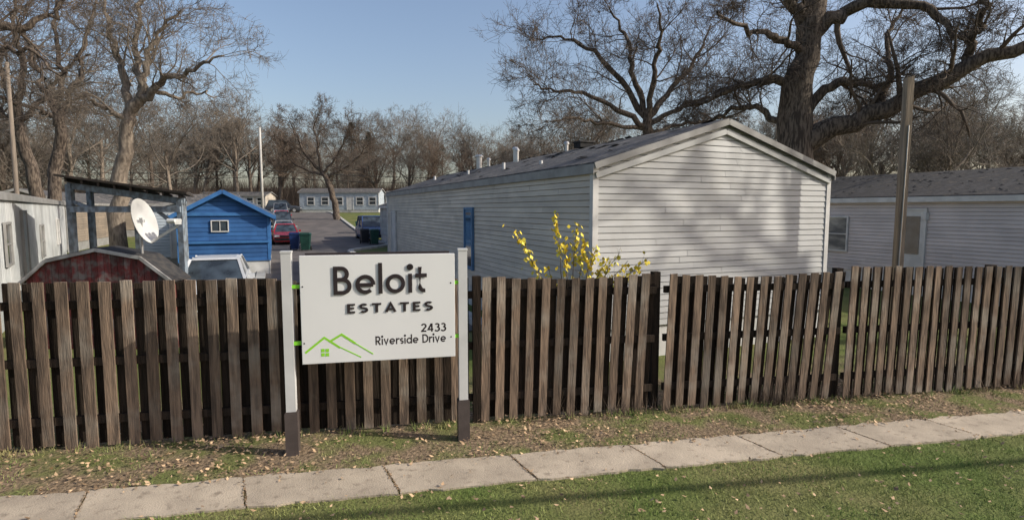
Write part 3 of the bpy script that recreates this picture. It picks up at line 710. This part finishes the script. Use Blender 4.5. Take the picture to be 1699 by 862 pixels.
# ------------------------------------------------------------------ vehicles
def car(label,loc,heading,pm,kind="sedan",scale=1,group="cars parked along the lane",name="parked_car"):
    e=thing(name,label,"car",loc,group,rot=heading,scale=scale)
    if kind=="sedan": Lc=4.6;prof=[(-2.3,.55,.80),(-2.15,.80,.86),(-1.4,.92,.90),(-.9,.94,.91),(.9,.90,.91),(1.6,.82,.89),(2.15,.66,.84),(2.3,.50,.74)]; gh=(-1.75,-.95,.45,1.15,1.42)
    else: Lc=4.6;prof=[(-2.3,.75,.84),(-2.2,1.0,.90),(-1.4,1.02,.93),(.8,1.0,.93),(1.7,.95,.91),(2.2,.80,.86),(2.3,.6,.78)]; gh=(-2.15,-1.85,.3,.95,1.75)
    mb=MB(); n=len(prof); vs=[];fs=[]
    for x_,zb_,hw in prof:
        vs+=[(x_,-hw*.93,.22),(x_,-hw,.42),(x_,-hw*.985,zb_*.8),(x_,-hw*.88,zb_),(x_,hw*.88,zb_),(x_,hw*.985,zb_*.8),(x_,hw,.42),(x_,hw*.93,.22)]
    for i in range(n-1):
        for q in range(8): fs.append((8*i+q,8*i+(q+1)%8,8*i+8+(q+1)%8,8*i+8+q))
    fs+=[tuple(range(8)),tuple(range(8*n-8,8*n))[::-1]]
    mb.add(vs,fs,0); part("body",mb.mesh("body",pm),e,world=False)
    xb,xt,yt,yb,zt=gh; zb0=.90 if kind=="sedan" else 1.0; wb,wt=.78,.60 if kind=="sedan" else .68
    mb=MB(); mb.hexa([(xb,-wb,zb0-.03),(yb,-wb,zb0-.03),(yb,wb,zb0-.03),(xb,wb,zb0-.03),(xt,-wt,zt-.04),(yt,-wt,zt-.04),(yt,wt,zt-.04),(xt,wt,zt-.04)],0)
    part("window",mb.mesh("window",glass),e,world=False)
    mb=MB(); mb.hexa([(xt-.03,-wt-.02,zt-.045),(yt+.05,-wt-.02,zt-.045),(yt+.05,wt+.02,zt-.045),(xt-.03,wt+.02,zt-.045),(xt+.1,-wt+.08,zt),(yt-.1,-wt+.08,zt),(yt-.1,wt-.08,zt),(xt+.1,wt-.08,zt)],0)
    for sgn_ in(-1,1):
        for (a_,b_) in ((xb,xt),(yb,yt),((xb+yb)/2-.1,(xt+yt)/2-.05)):
            mb.beam((a_,sgn_*wb,zb0-.03),(b_,sgn_*wt,zt-.03),.07,.05,0,up=(1,0,0))
    part("roof",mb.mesh("roof",pm),e,world=False)
    for x_ in(-Lc*.31,Lc*.31):
        for sgn_ in(-1,1):
            mb=MB(); mb.cyl((x_,sgn_*.72,.33),(x_,sgn_*.93,.33),.33,n=20,mi=0); mb.cyl((x_,sgn_*.93,.33),(x_,sgn_*.94,.33),.20,n=14,mi=1)
            part("wheel",mb.mesh("wheel",[rubber,steel]),e,world=False)
    for sgn_ in(-1,1):
        mb=MB(); mb.box((Lc/2-.06,sgn_*.60,.62),(.14,.34,.13),0); part("headlight",mb.mesh("headlight",lamp_white),e,world=False)
        mb=MB(); mb.box((-Lc/2+.05,sgn_*.64,.68),(.12,.28,.16),0); part("tail_light",mb.mesh("tail_light",lamp_red),e,world=False)
        mb=MB(); mb.box((yb-.15,sgn_*.95,zb0+.04),(.12,.16,.12),0); part("mirror",mb.mesh("mirror",pm),e,world=False)
    mb=MB(); mb.box((Lc/2+.0,0,.40),(.12,1.5,.16),0); mb.box((Lc/2-.02,0,.60),(.06,.8,.12),0); part("bumper",mb.mesh("bumper",rubber),e,world=False)
    mb=MB(); mb.box((-Lc/2,0,.42),(.12,1.5,.16),0); part("bumper",mb.mesh("bumper",rubber),e,world=False)
    mb=MB(); mb.box((-Lc/2,0,.62),(.08,.32,.15),0); part("number_plate",mb.mesh("number_plate",trim_white),e,world=False)
    return e
ang=math.atan2(RD.y,RD.x)
def on_road(k,off,dz=.03): p=L0+RD*k+RW*off; return (p.x,p.y,tz(0,p.y)+dz)
car("white sedan parked on the yard beside the red shed",(-7.65,14.6,0),ang+math.pi,p_white,scale=.90,group="cars parked in yards")
car("red sedan parked at the kerb facing the fence",on_road(10,1.1),ang+math.pi,p_red)
car("silver sedan parked behind the red one",on_road(17,1.1),ang+math.pi,p_silver)
car("dark suv parked along the kerb",on_road(24,1.1),ang+math.pi,p_dark,"suv")
car("red sedan parked further up the kerb",on_road(31,1.1),ang+math.pi,p_red)
car("silver car parked near the end of the lane",on_road(39,1.1),ang+math.pi,p_silver,"suv")
car("dark navy car parked beside wheeled bins",(-11.4,46.0,tz(0,46)),ang+math.pi,p_navy,"suv",1.1,"cars parked in yards",)
car("dark van parked by the distant homes",(-35.3,88,tz(0,88)),.3,p_dark,"suv",1.1,"cars parked in yards")

# ------------------------------------------------------------------ wheeled bins
def wbin(m,loc,rot,label):
    e=thing("wheeled_bin",label,"bin",loc,"wheeled bins at the kerb",rot)
    mb=MB(); mb.hexa([(-.22,-.24,.06),(.22,-.24,.06),(.22,.24,.06),(-.22,.24,.06),(-.29,-.33,.98),(.29,-.33,.98),(.29,.33,.98),(-.29,.33,.98)],0); mb.box((0,0,.97),(.62,.70,.05),0); part("bin_body",mb.mesh("bin_body",m),e,False)
    mb=MB(); mb.hexa([(-.32,-.36,1.0),(.32,-.36,1.0),(.32,.36,1.0),(-.32,.36,1.0),(-.24,-.28,1.09),(.24,-.28,1.09),(.24,.3,1.07),(-.24,.3,1.07)],0); part("lid",mb.mesh("lid",m),e,False)
    mb=MB(); mb.cyl((-.25,.42,.98),(.25,.42,.98),.02); mb.beam((-.22,.3,.98),(-.22,.43,.98),.03,.03); mb.beam((.22,.3,.98),(.22,.43,.98),.03,.03); part("handle",mb.mesh("handle",m),e,False)
    for s_ in(-1,1):
        mb=MB(); mb.cyl((s_*.24,.27,.13),(s_*.30,.27,.13),.13,n=16); part("wheel",mb.mesh("wheel",rubber),e,False)
g=lambda px,d:(at(px,431,d)[0],d,tz(0,d)+.03)
wbin(bin_blue,g(490,34.5),.3,"navy wheeled bin standing at the kerb"); wbin(bin_green,g(508,34.0),.2,"dark green wheeled bin standing at the kerb")
wbin(bin_black,g(606,41),.4,"black wheeled bin beside a parked car"); wbin(bin_green,g(622,40),.4,"dark green wheeled bin beside a parked car")
wbin(bin_black,g(478,60),.2,"black wheeled bin standing further up the kerb"); wbin(bin_green,g(597,52),.2,"dark green wheeled bin standing at the kerb")

# ------------------------------------------------------------------ poles and cables
def pole(px,d,ztop,r,m,label):
    x_=at(px,347,d)[0]; e=thing("utility_pole",label,"utility pole",(x_,d,tz(0,d)))
    mb=MB(); mb.cyl((x_,d,tz(0,d)-.1),(x_,d,ztop),r,r*.72,n=12); part("pole_shaft",mb.mesh("pole_shaft",m,smooth=True),e)
    return (x_,d,ztop)
pA=pole(436,60,11.0,.15,kerbm,"pale slender utility pole beside the lane")
pB=pole(30,17.5,6.9,.075,greywood,"weathered utility pole between bare trees")
xq,yq=at(1495,347,10.4)[:2]
wp=thing("wooden_post","tall square weathered timber post behind the fence","wooden post",(xq,yq,0))
mb=MB(); a_=.066; mb.hexa([(xq-a_,yq-a_,0),(xq+a_,yq-a_,0),(xq+a_,yq+a_,0),(xq-a_,yq+a_,0)]+[(xq-.062,yq-.06,4.84),(xq+.062,yq-.06,4.87),(xq+.062,yq+.06,4.87),(xq-.062,yq+.06,4.84)],0)
part("post_shaft",mb.mesh("post_shaft",oldwood),wp)
mb=MB(); mb.cyl((xq-.04,yq-.08,1.2),(xq-.0,yq-.074,4.0),.012,n=6); part("conduit",mb.mesh("conduit",steel),wp)
def tubes(P,Rr,k):
    B,n_,_=P.shape; T=np.gradient(P,axis=1); T/=np.linalg.norm(T,axis=2,keepdims=True)+1e-9
    ref=np.where(np.abs(T[...,2:3])>.9,np.array([1.,0,0]),np.array([0,0,1.]))
    ref=np.broadcast_to(ref[:,:1,:],T.shape)
    A=np.cross(T,ref); A/=np.linalg.norm(A,axis=2,keepdims=True)+1e-9; C=np.cross(T,A)
    th=np.arange(k)*2*np.pi/k
    V=P[:,:,None,:]+Rr[:,:,None,None]*(A[:,:,None,:]*np.cos(th)[None,None,:,None]+C[:,:,None,:]*np.sin(th)[None,None,:,None])
    idx=np.arange(B*n_*k).reshape(B,n_,k); a=idx[:,:-1,:];b=np.roll(idx,-1,2)[:,:-1,:];c=np.roll(idx,-1,2)[:,1:,:];d=idx[:,1:,:]
    return V.reshape(-1,3),np.stack([a,b,c,d],-1).reshape(-1,4)
def cable(p,q,sag,r=.02,label="black overhead cable sagging between poles",n_=16):
    p=Vector(p);q=Vector(q); e=thing("overhead_cable",label,"cable",(p.x,p.y,p.z),"overhead cables")
    t_=np.linspace(0,1,n_+1)[:,None]; P=np.array(p)[None]*(1-t_)+np.array(q)[None]*t_; P[:,2]-=sag*4*(t_*(1-t_))[:,0]
    V,Fq=tubes(P[None],np.full((1,n_+1),r),6); part("cable_strand",npmesh("cable_strand",V,Fq,wire_m),e)
cable((-60,55,7.2),(pA[0],60,6.6),.7,.03); cable((pA[0],60,6.6),(20,66,7.0),.9,.03); cable((-60,56,6.4),(pA[0],60,5.9),.6,.03); cable((pA[0],60,5.9),(20,67,6.3),.8,.03)
hz=4.6; ox_=hz*SUN.x/SUN.z; oy_=hz*SUN.y/SUN.z; ic=4.66+oy_-.157*ox_
cable((-30,ic-.157*30,hz),(45,ic+.157*45,hz),.0,.06,"thick bundled overhead cable running along the street",4)

# ------------------------------------------------------------------ trees
def grow(P,Rr,c,lf,ang,n_,wig,up,rg,tmin=.25,rf=.6,rmin=.006,lmax=None):
    B,n0,_=P.shape; idx=np.repeat(np.arange(B),c); N=len(idx); t=tmin+(1-tmin)*rg.random(N); f=t*(n0-1); i=np.minimum(f.astype(int),n0-2); w_=(f-i)[:,None]
    st=P[idx,i]*(1-w_)+P[idx,i+1]*w_; rad=Rr[idx,i]*(1-w_[:,0])+Rr[idx,i+1]*w_[:,0]; tn=P[idx,i+1]-P[idx,i]; tn/=np.linalg.norm(tn,axis=1,keepdims=True)+1e-9
    pl=np.linalg.norm(np.diff(P,axis=1),axis=2).sum(1)[idx]; Ln=pl*lf*rg.uniform(.55,1.3,N)*(1.2-.5*t)
    if lmax: Ln=np.minimum(Ln,lmax*rg.uniform(.7,1.1,N))
    v=rg.normal(0,1,(N,3)); v-= (v*tn).sum(1,keepdims=True)*tn; v/=np.linalg.norm(v,axis=1,keepdims=True)+1e-9
    a=np.radians(rg.uniform(ang[0],ang[1],N))[:,None]; D=np.cos(a)*tn+np.sin(a)*v
    pts=[st];p=st
    for j in range(n_-1):
        D=D+rg.normal(0,wig,(N,3)); D[:,2]+=up; D/=np.linalg.norm(D,axis=1,keepdims=True); p=p+D*(Ln/(n_-1))[:,None]; pts.append(p)
    Q=np.stack(pts,1); r0=np.maximum(rad*rf*rg.uniform(.6,1.05,N),rmin); q=np.linspace(1,.25,n_)[None,:]; return Q,np.maximum(r0[:,None]*q,rmin*.55)
def resample(pts,radii,n_=10,wob=0,rg=None):
    pts=np.array(pts,float); radii=np.array(radii,float); m=len(pts); t=np.linspace(0,m-1,n_)
    P=np.stack([np.interp(t,range(m),pts[:,i]) for i in range(3)],1)
    for _ in range(2): P[1:-1]=.5*P[1:-1]+.25*(P[:-2]+P[2:])
    if wob and rg is not None: P[1:-1]+=rg.normal(0,wob,P[1:-1].shape)
    return P, np.interp(t,range(m),radii)
def custom_tree(label,trunk,limbs,seed,mt=bark,mc=twig,counts=(10,7,6,5),lf=(.42,.6,.65,.7),rmin=.007,wig=.2,up=.04,lim_r=4):
    rg=np.random.default_rng(seed); tp,tr=trunk
    P0,R0=resample(tp,tr,18,.05,rg); R0=R0*rg.uniform(.93,1.07,R0.shape); e=thing("oak_tree",label,"tree",(P0[0][0],P0[0][1],0))
    Lp=[resample(p,r,18,.07,rg) for p,r in limbs]; LP=np.stack([q[0] for q in Lp]); LR=np.stack([q[1] for q in Lp])*rg.uniform(.88,1.1,(len(Lp),18))
    crown=[]; cur=(LP,LR)
    for j,c in enumerate(counts):
        cur=grow(cur[0],cur[1],c,lf[j],(25,68),(8,6,5,3)[j],wig if j<3 else .15,up,rg,.12 if j==0 else .15,.42 if j==0 else .52,rmin*(1.6 if j<2 else 1),lmax=lim_r if j==0 else None)
        crown.append((cur[0],cur[1],6 if j==0 else (4 if j==1 else 3)))
    V,Fq=tubes(P0[None],R0[None],16); V2,F2=tubes(LP,LR,12)
    part("trunk",npmesh("trunk",np.concatenate([V,V2]),np.concatenate([Fq,F2+len(V)]),mt,smooth=True),e)
    Vs=[];Fs=[];o=0
    for P,Rr,k_ in crown:
        V,Fq=tubes(P,Rr,k_); Vs.append(V);Fs.append(Fq+o);o+=len(V)
    part("crown",npmesh("crown",np.concatenate(Vs),np.concatenate(Fs),mc),e)
def A(lst,d0,d1=None):
    d1=d1 or d0; m=len(lst)-1
    return [at(p[0],p[1],d0+(d1-d0)*i/m) for i,p in enumerate(lst)]
def gnd(px,d): q=at(px,347,d); return (q[0],d,tz(0,d)-.2)
D=21
tp=[gnd(1322,D)]+A([(1320,330),(1316,240),(1324,150),(1335,90),(1345,30),(1362,-60)],D)
custom_tree("massive bare oak with a long sweeping limb behind the homes",(tp,[.88,.78,.64,.50,.43,.42,.34]),[
 (A([(1318,240),(1370,215),(1440,192),(1500,165),(1550,132),(1610,108),(1699,74),(1790,30)],D,D-3),[.46,.38,.34,.31,.28,.24,.19,.12]),
 (A([(1345,60),(1385,20),(1430,5),(1500,2),(1550,15),(1570,45),(1620,70)],D,D-2),[.30,.24,.19,.16,.13,.09,.05]),
 (A([(1605,105),(1618,60),(1632,10),(1650,-60)],D-2,D-3),[.16,.13,.10,.06]),
 (A([(1330,190),(1370,145),(1420,130),(1460,145),(1500,120)],D,D-1),[.20,.16,.12,.08,.05]),
 (A([(1318,140),(1270,128),(1220,140),(1180,165),(1120,180)],D,D+1),[.20,.15,.11,.08,.04]),
 (A([(1330,90),(1290,60),(1240,50),(1190,20)],D,D-2),[.17,.12,.08,.04]),
 (A([(1340,50),(1310,-10),(1280,-80)],D,D-1),[.25,.18,.08]),
 (A([(1362,-50),(1420,-100),(1500,-140)],D,D+2),[.30,.22,.08]),
 (A([(1450,190),(1480,120),(1470,60),(1500,10)],D-1,D+1),[.16,.11,.07,.04]),
 (A([(1318,215),(1250,175),(1200,190),(1150,215)],D,D+2),[.14,.10,.07,.03]),
 ],1,counts=(12,7,6,4),lf=(.38,.58,.62,.7),rmin=.0065,lim_r=3.2)
D=36
tp=[gnd(1075,D)]+A([(1075,300),(1078,240),(1072,190)],D)
custom_tree("broad bare tree with dense twig crown behind the long home",(tp,[.42,.38,.34,.30]),[
 (A([(1074,210),(1020,180),(960,150),(915,150),(885,140)],D,D-2),[.20,.15,.11,.07,.04]),
 (A([(1072,195),(1030,130),(980,80),(930,60),(890,65)],D,D+1),[.22,.17,.12,.08,.04]),
 (A([(1072,190),(1050,120),(1040,60),(1010,10)],D),[.22,.16,.11,.05]),
 (A([(1074,190),(1085,120),(1100,60),(1090,5)],D,D-3),[.22,.16,.10,.04]),
 (A([(1075,195),(1120,140),(1160,90),(1180,40)],D,D+2),[.2,.15,.1,.04]),
 (A([(1076,205),(1150,170),(1200,150),(1260,140)],D,D-1),[.18,.13,.09,.04]),
 (A([(1075,215),(1000,205),(950,195),(905,200)],D,D-3),[.15,.11,.07,.03]),
 (A([(1075,220),(1140,205),(1180,200),(1230,190)],D,D+3),[.15,.11,.07,.03]),
 ],2,counts=(11,7,6,4),lf=(.42,.58,.62,.68),rmin=.010,lim_r=4.5)
D=24
tp=[gnd(192,D)]+A([(195,310),(208,240),(216,190),(236,160)],D)
custom_tree("tall bare oak with pale sunlit trunk",(tp,[.36,.31,.27,.24,.21]),[
 (A([(236,162),(270,135),(310,120),(345,100),(372,92)],D,D-1),[.18,.13,.09,.06,.03]),
 (A([(232,165),(240,100),(262,50),(300,18)],D),[.18,.13,.08,.04]),
 (A([(218,190),(200,120),(185,60),(170,-10)],D,D+1),[.19,.14,.10,.05]),
 (A([(214,200),(180,180),(140,160),(100,165)],D,D-1),[.13,.1,.07,.03]),
 (A([(250,150),(290,165),(330,150),(360,160)],D,D+1),[.10,.07,.05,.02]),
 (A([(236,160),(225,80),(235,10),(230,-60)],D,D+2),[.16,.12,.08,.04]),
 ],3,bark_light,twig_light,counts=(11,7,5,4),lf=(.42,.58,.62,.7),rmin=.0065,lim_r=3)
D=27
tp=[gnd(88,D)]+A([(88,300),(102,230),(98,190)],D)
custom_tree("bare oak with forked grey trunk",(tp,[.30,.27,.24,.22]),[
 (A([(98,195),(70,140),(50,80),(20,20)],D),[.17,.13,.09,.04]),
 (A([(100,190),(130,130),(140,70),(160,0)],D,D+1),[.16,.12,.08,.04]),
 (A([(98,200),(60,180),(20,170),(-30,150)],D,D-2),[.13,.10,.07,.03]),
 (A([(99,195),(100,110),(90,40),(100,-40)],D,D+2),[.14,.11,.08,.04]),
 ],4,bark,twig_light,counts=(11,6,5,4),lf=(.45,.58,.62,.7),rmin=.0075,lim_r=4)
D=30
tp=[gnd(60,D)]+A([(62,310),(40,240),(28,180)],D)
custom_tree("leaning bare oak beside a utility pole",(tp,[.34,.30,.26,.22]),[
 (A([(28,185),(5,120),(-20,60),(-60,0)],D),[.20,.16,.11,.05]),
 (A([(30,180),(40,110),(20,50),(30,-20)],D),[.17,.14,.10,.05]),
 (A([(36,210),(-10,180),(-60,150)],D),[.15,.11,.05]),
 (A([(34,200),(80,150),(110,110),(150,90)],D),[.15,.11,.08,.04]),
 ],5,bark,twig,counts=(10,6,5,4),lf=(.45,.58,.62,.7),rmin=.008,lim_r=4)
tp=[(-19,14,-.2),(-18.8,14,4),(-18.2,14,7.2)]
custom_tree("bare oak with limbs reaching over the pale home",(tp,[.4,.36,.3]),[
 (A([(-180,60),(-60,40),(20,48),(90,20),(130,-10)],14,15),[.18,.13,.10,.06,.03]),
 (A([(-180,80),(-60,90),(0,80),(60,95),(110,120)],14,14),[.14,.10,.06,.04,.02]),
 ],6,bark,twig,counts=(11,6,5,4),lf=(.4,.55,.6,.7),rmin=.005,lim_r=1.8)
D=66
tp=[gnd(559,D)]+A([(556,335),(545,300),(533,283)],D)
custom_tree("dark leaning bare tree beside the lane",(tp,[.42,.36,.30,.24]),[
 (A([(534,285),(505,255),(490,220),(480,200)],D),[.2,.14,.09,.04]),
 (A([(533,283),(528,240),(520,210),(530,190)],D),[.2,.14,.09,.04]),
 (A([(536,288),(560,260),(575,225),(580,205)],D),[.18,.13,.08,.04]),
 (A([(540,295),(580,275),(605,250),(600,230)],D),[.16,.12,.08,.04]),
 (A([(535,290),(500,280),(475,262),(468,245)],D),[.15,.1,.07,.03]),
 ],7,bark,twig,counts=(10,6,5,4),lf=(.42,.55,.6,.65),rmin=.015,lim_r=3.4)

variants=[]
def variant(seed,H,r0,mt,mc,rmin,cts=(10,7,5,4,3)):
    rg=np.random.default_rng(seed); fork=H*rg.uniform(.45,.7)
    P=[(0,0,-.3)]; x_=y_=0
    for i in range(1,7):
        x_+=rg.normal(0,.18); y_+=rg.normal(0,.18); P.append((x_,y_,fork*i/6))
    P0,R0=resample(P,np.linspace(r0,r0*.55,7),8); P0=P0[None];R0=R0[None]
    cr=[]; L1=grow(P0,R0,cts[0],.85,(18,62),8,.14,.06,rg,.38,.55,rmin*2.5)
    cr.append((*L1,5)); cur=L1
    for j,c in enumerate(cts[1:]):
        cur=grow(cur[0],cur[1],c,(.52,.6,.62,.7)[j],(22,60),5 if j<2 else 3,.2,.05,rg,.15,.55,rmin); cr.append((*cur,4 if j==0 else 3))
    V,Fq=tubes(P0,R0,10); tm=npmesh("trunk",V,Fq,mt,smooth=True)
    Vs=[];Fs=[];o=0
    for P,Rr,k_ in cr:
        V,Fq=tubes(P,Rr,k_); Vs.append(V);Fs.append(Fq+o);o+=len(V)
    cm=npmesh("crown",np.concatenate(Vs),np.concatenate(Fs),mc); return tm,cm
for i in range(7):
    variants.append(variant(20+i,14,.27,[bark,bark_light][i%2],[far_a,far_b,far_c][i%3],.0135))
variants.append(variant(51,14,.34,bark,twig,.035,(7,4,3,2)))
def wood_tree(vi,x_,y_,s,rot,label="bare grey-brown woodland tree in late autumn"):
    e=thing("bare_tree",label,"tree",(x_,y_,tz(x_,y_)),"bare woodland trees",rot,s)
    a_,b_=variants[vi]; part("trunk",a_,e,False); part("crown",b_,e,False)
rr=random.Random(21)
def band(px0,px1,d0,d1,h0,h1,n_):
    for i in range(n_):
        px=px0+(px1-px0)*(i+rr.uniform(.1,.9))/n_; d=rr.uniform(d0,d1); x_=at(px,347,d)[0]
        wood_tree(rr.randrange(7),x_,d,rr.uniform(h0,h1)/14,rr.uniform(0,6.28))
band(-60,480,98,125,15,20,16)
band(-60,330,50,80,12,16,8)
band(300,480,96,110,17,21,5)
band(480,930,98,112,12,17,13)
band(480,930,118,145,16,22,14)
band(900,1330,70,110,15,19,9)
band(1300,1760,55,80,14,19,8)
band(1370,1760,34,48,8,12,6)
band(1330,1800,85,115,15,21,9)
wood_tree(7,21.5,8.4,1.15,1.2,"bare tree standing past the fence corner")
def conif(x_,y_,H,rb,seed):
    e=thing("evergreen_tree","dark green spruce among bare trees","tree",(x_,y_,tz(0,y_)),"evergreens in the wood"); rg=np.random.default_rng(seed)
    mb=MB(); mb.cyl((x_,y_,tz(0,y_)),(x_,y_,tz(0,y_)+H),.2,.03,n=8); part("trunk",mb.mesh("trunk",bark),e)
    N=3800; h=rg.random(N)**1.1; zz=H*(.2+.8*h); a_=rg.uniform(0,6.28,N); tier=.72+.28*np.sin(h*45+a_*2); r_=rb*(1-h**2.2)*tier*np.sqrt(rg.random(N))*1.1*(1+.35*np.sin(a_*3+h*9))
    C=np.stack([x_+np.cos(a_)*r_,y_+np.sin(a_)*r_,tz(0,y_)+zz-r_*.2],1); o_=np.stack([np.cos(a_),np.sin(a_),-.1+0*a_],1)*.45; s_=np.stack([-np.sin(a_),np.cos(a_),0*a_],1)*.11
    V=np.stack([C-s_,C+s_,C+o_],1).reshape(-1,3); part("crown",npmesh("crown",V,np.arange(3*N).reshape(-1,3),conifer,np.repeat(rg.random(N),3)),e)
for px,d,H in((586,112,17),(614,110,15),(150,104,12),(735,118,13),(362,108,12),(1150,98,12)):
    conif(at(px,347,d)[0],d,H,3.1,px)
rg=np.random.default_rng(5); N=60000
y_=rg.uniform(96,150,N); x_=rg.uniform(-1.0,1.0,N)*y_
P=np.stack([x_,y_,terr(x_,y_)],1)
def brush(P,h0,h1,wd):
    N=len(P); h=rg.uniform(h0,h1,N)*rg.random(N)**.5; a_=rg.uniform(0,6.28,N); A_=P.copy();B_=P.copy();A_[:,0]-=wd;B_[:,0]+=wd; C=P.copy(); C[:,0]+=np.cos(a_)*h*.35; C[:,1]+=np.sin(a_)*h*.3; C[:,2]+=h
    return np.stack([A_,B_,C],1).reshape(-1,3)
V1=brush(P,2,8,.045)
N=8000; y_=rg.uniform(38,60,N); x_=y_*rg.uniform(.56,1.0,N); P=np.stack([x_,y_,terr(x_,y_)],1); V2=brush(P,2,5,.025)
N=9000; y_=rg.uniform(50,92,N); x_=-y_*rg.uniform(.5,.95,N); P=np.stack([x_,y_,terr(x_,y_)],1); V3=brush(P,1,5,.03)
V=np.concatenate([V1,V2,V3]); M_=len(V)//3
struct("understory_brush",npmesh("understory_brush",V,np.arange(3*M_).reshape(-1,3),brushm,np.repeat(rg.random(M_),3)),"stuff")

# ------------------------------------------------------------------ yellow-leaved shrub
rg=np.random.default_rng(8)
D=7.75; bx=at(950,347,D)[0]
sh=thing("yellow_shrub","young shrub with sparse yellow autumn leaves poking over the fence","shrub",(bx,D,0))
tips=[(853,378),(880,425),(921,352),(938,400),(958,368),(972,395),(990,408),(1010,428),(1042,432),(1075,428),(905,440),(1028,420),(1062,440),(1000,440)]
Ps=[];Rs=[];LV=[]
for i,(px,py) in enumerate(tips):
    t=Vector(at(px,py,D+rg.uniform(-.25,.25))); b_=Vector((bx+rg.normal(0,.06),D+rg.normal(0,.06),0)); mid=b_.lerp(t,.55)+Vector((0,0,.22)); mid.x=b_.x+(t.x-b_.x)*.42
    P_,R_=resample([b_,b_.lerp(mid,.5),mid,mid.lerp(t,.5)+Vector((0,0,.05)),t],[.012,.010,.008,.006,.003],12,.008,rg); Ps.append(P_);Rs.append(R_)
    dens=44 if i in(0,2,3,4,5,6) else 20
    for q in range(dens):
        f=rg.uniform(.66,1.0)*11; j=min(int(f),10); c=P_[j]*(1-(f-j))+P_[j+1]*(f-j); LV.append(c+rg.normal(0,.024,3))
P_=np.stack(Ps);R_=np.stack(Rs); sub=grow(P_,R_,4,.12,(20,50),4,.15,.0,rg,.6,.6,.0022)
V,Fq=tubes(P_,R_,6);V2,F2=tubes(sub[0],sub[1],4)
part("stem",npmesh("stem",np.concatenate([V,V2]),np.concatenate([Fq,F2+len(V)]),twig_light),sh)
LV=np.array(LV+[sub[0][i,3]+rg.normal(0,.012,3) for i in range(0,len(sub[0]))]); N=len(LV)
a_=rg.uniform(0,6.28,N); ln=rg.uniform(.05,.085,N)[:,None]; dn=np.stack([np.cos(a_)*.5,np.sin(a_)*.3,-.85+0*a_],1)*ln; sd_=np.stack([np.cos(a_+1.3),np.sin(a_+1.3),0*a_+.1],1)*ln*.38
V=np.stack([LV,LV+dn*.5-sd_,LV+dn,LV+dn*.5+sd_],1).reshape(-1,3)
part("foliage",npmesh("foliage",V,np.arange(4*N).reshape(-1,4),yellowm,np.repeat(rg.random(N),4)),sh)
rg=np.random.default_rng(12); cs=[]
for i in range(70):
    sx2=rg.choice([rg.uniform(3.0,4.8),rg.uniform(5,9),rg.uniform(.2,2)]); q=rg.normal(0,.06,(7,2)); cs.append(np.stack([sx2+q[:,0],fen(sx2)-.1+q[:,1]*.4,np.zeros(7)],1))
P=np.concatenate(cs); rng=rg; V,Fa,r=blades(P,.1,.42,.0035,.6)
struct("dry_weeds",npmesh("dry_weeds",V,Fa,brushm,r),"stuff")
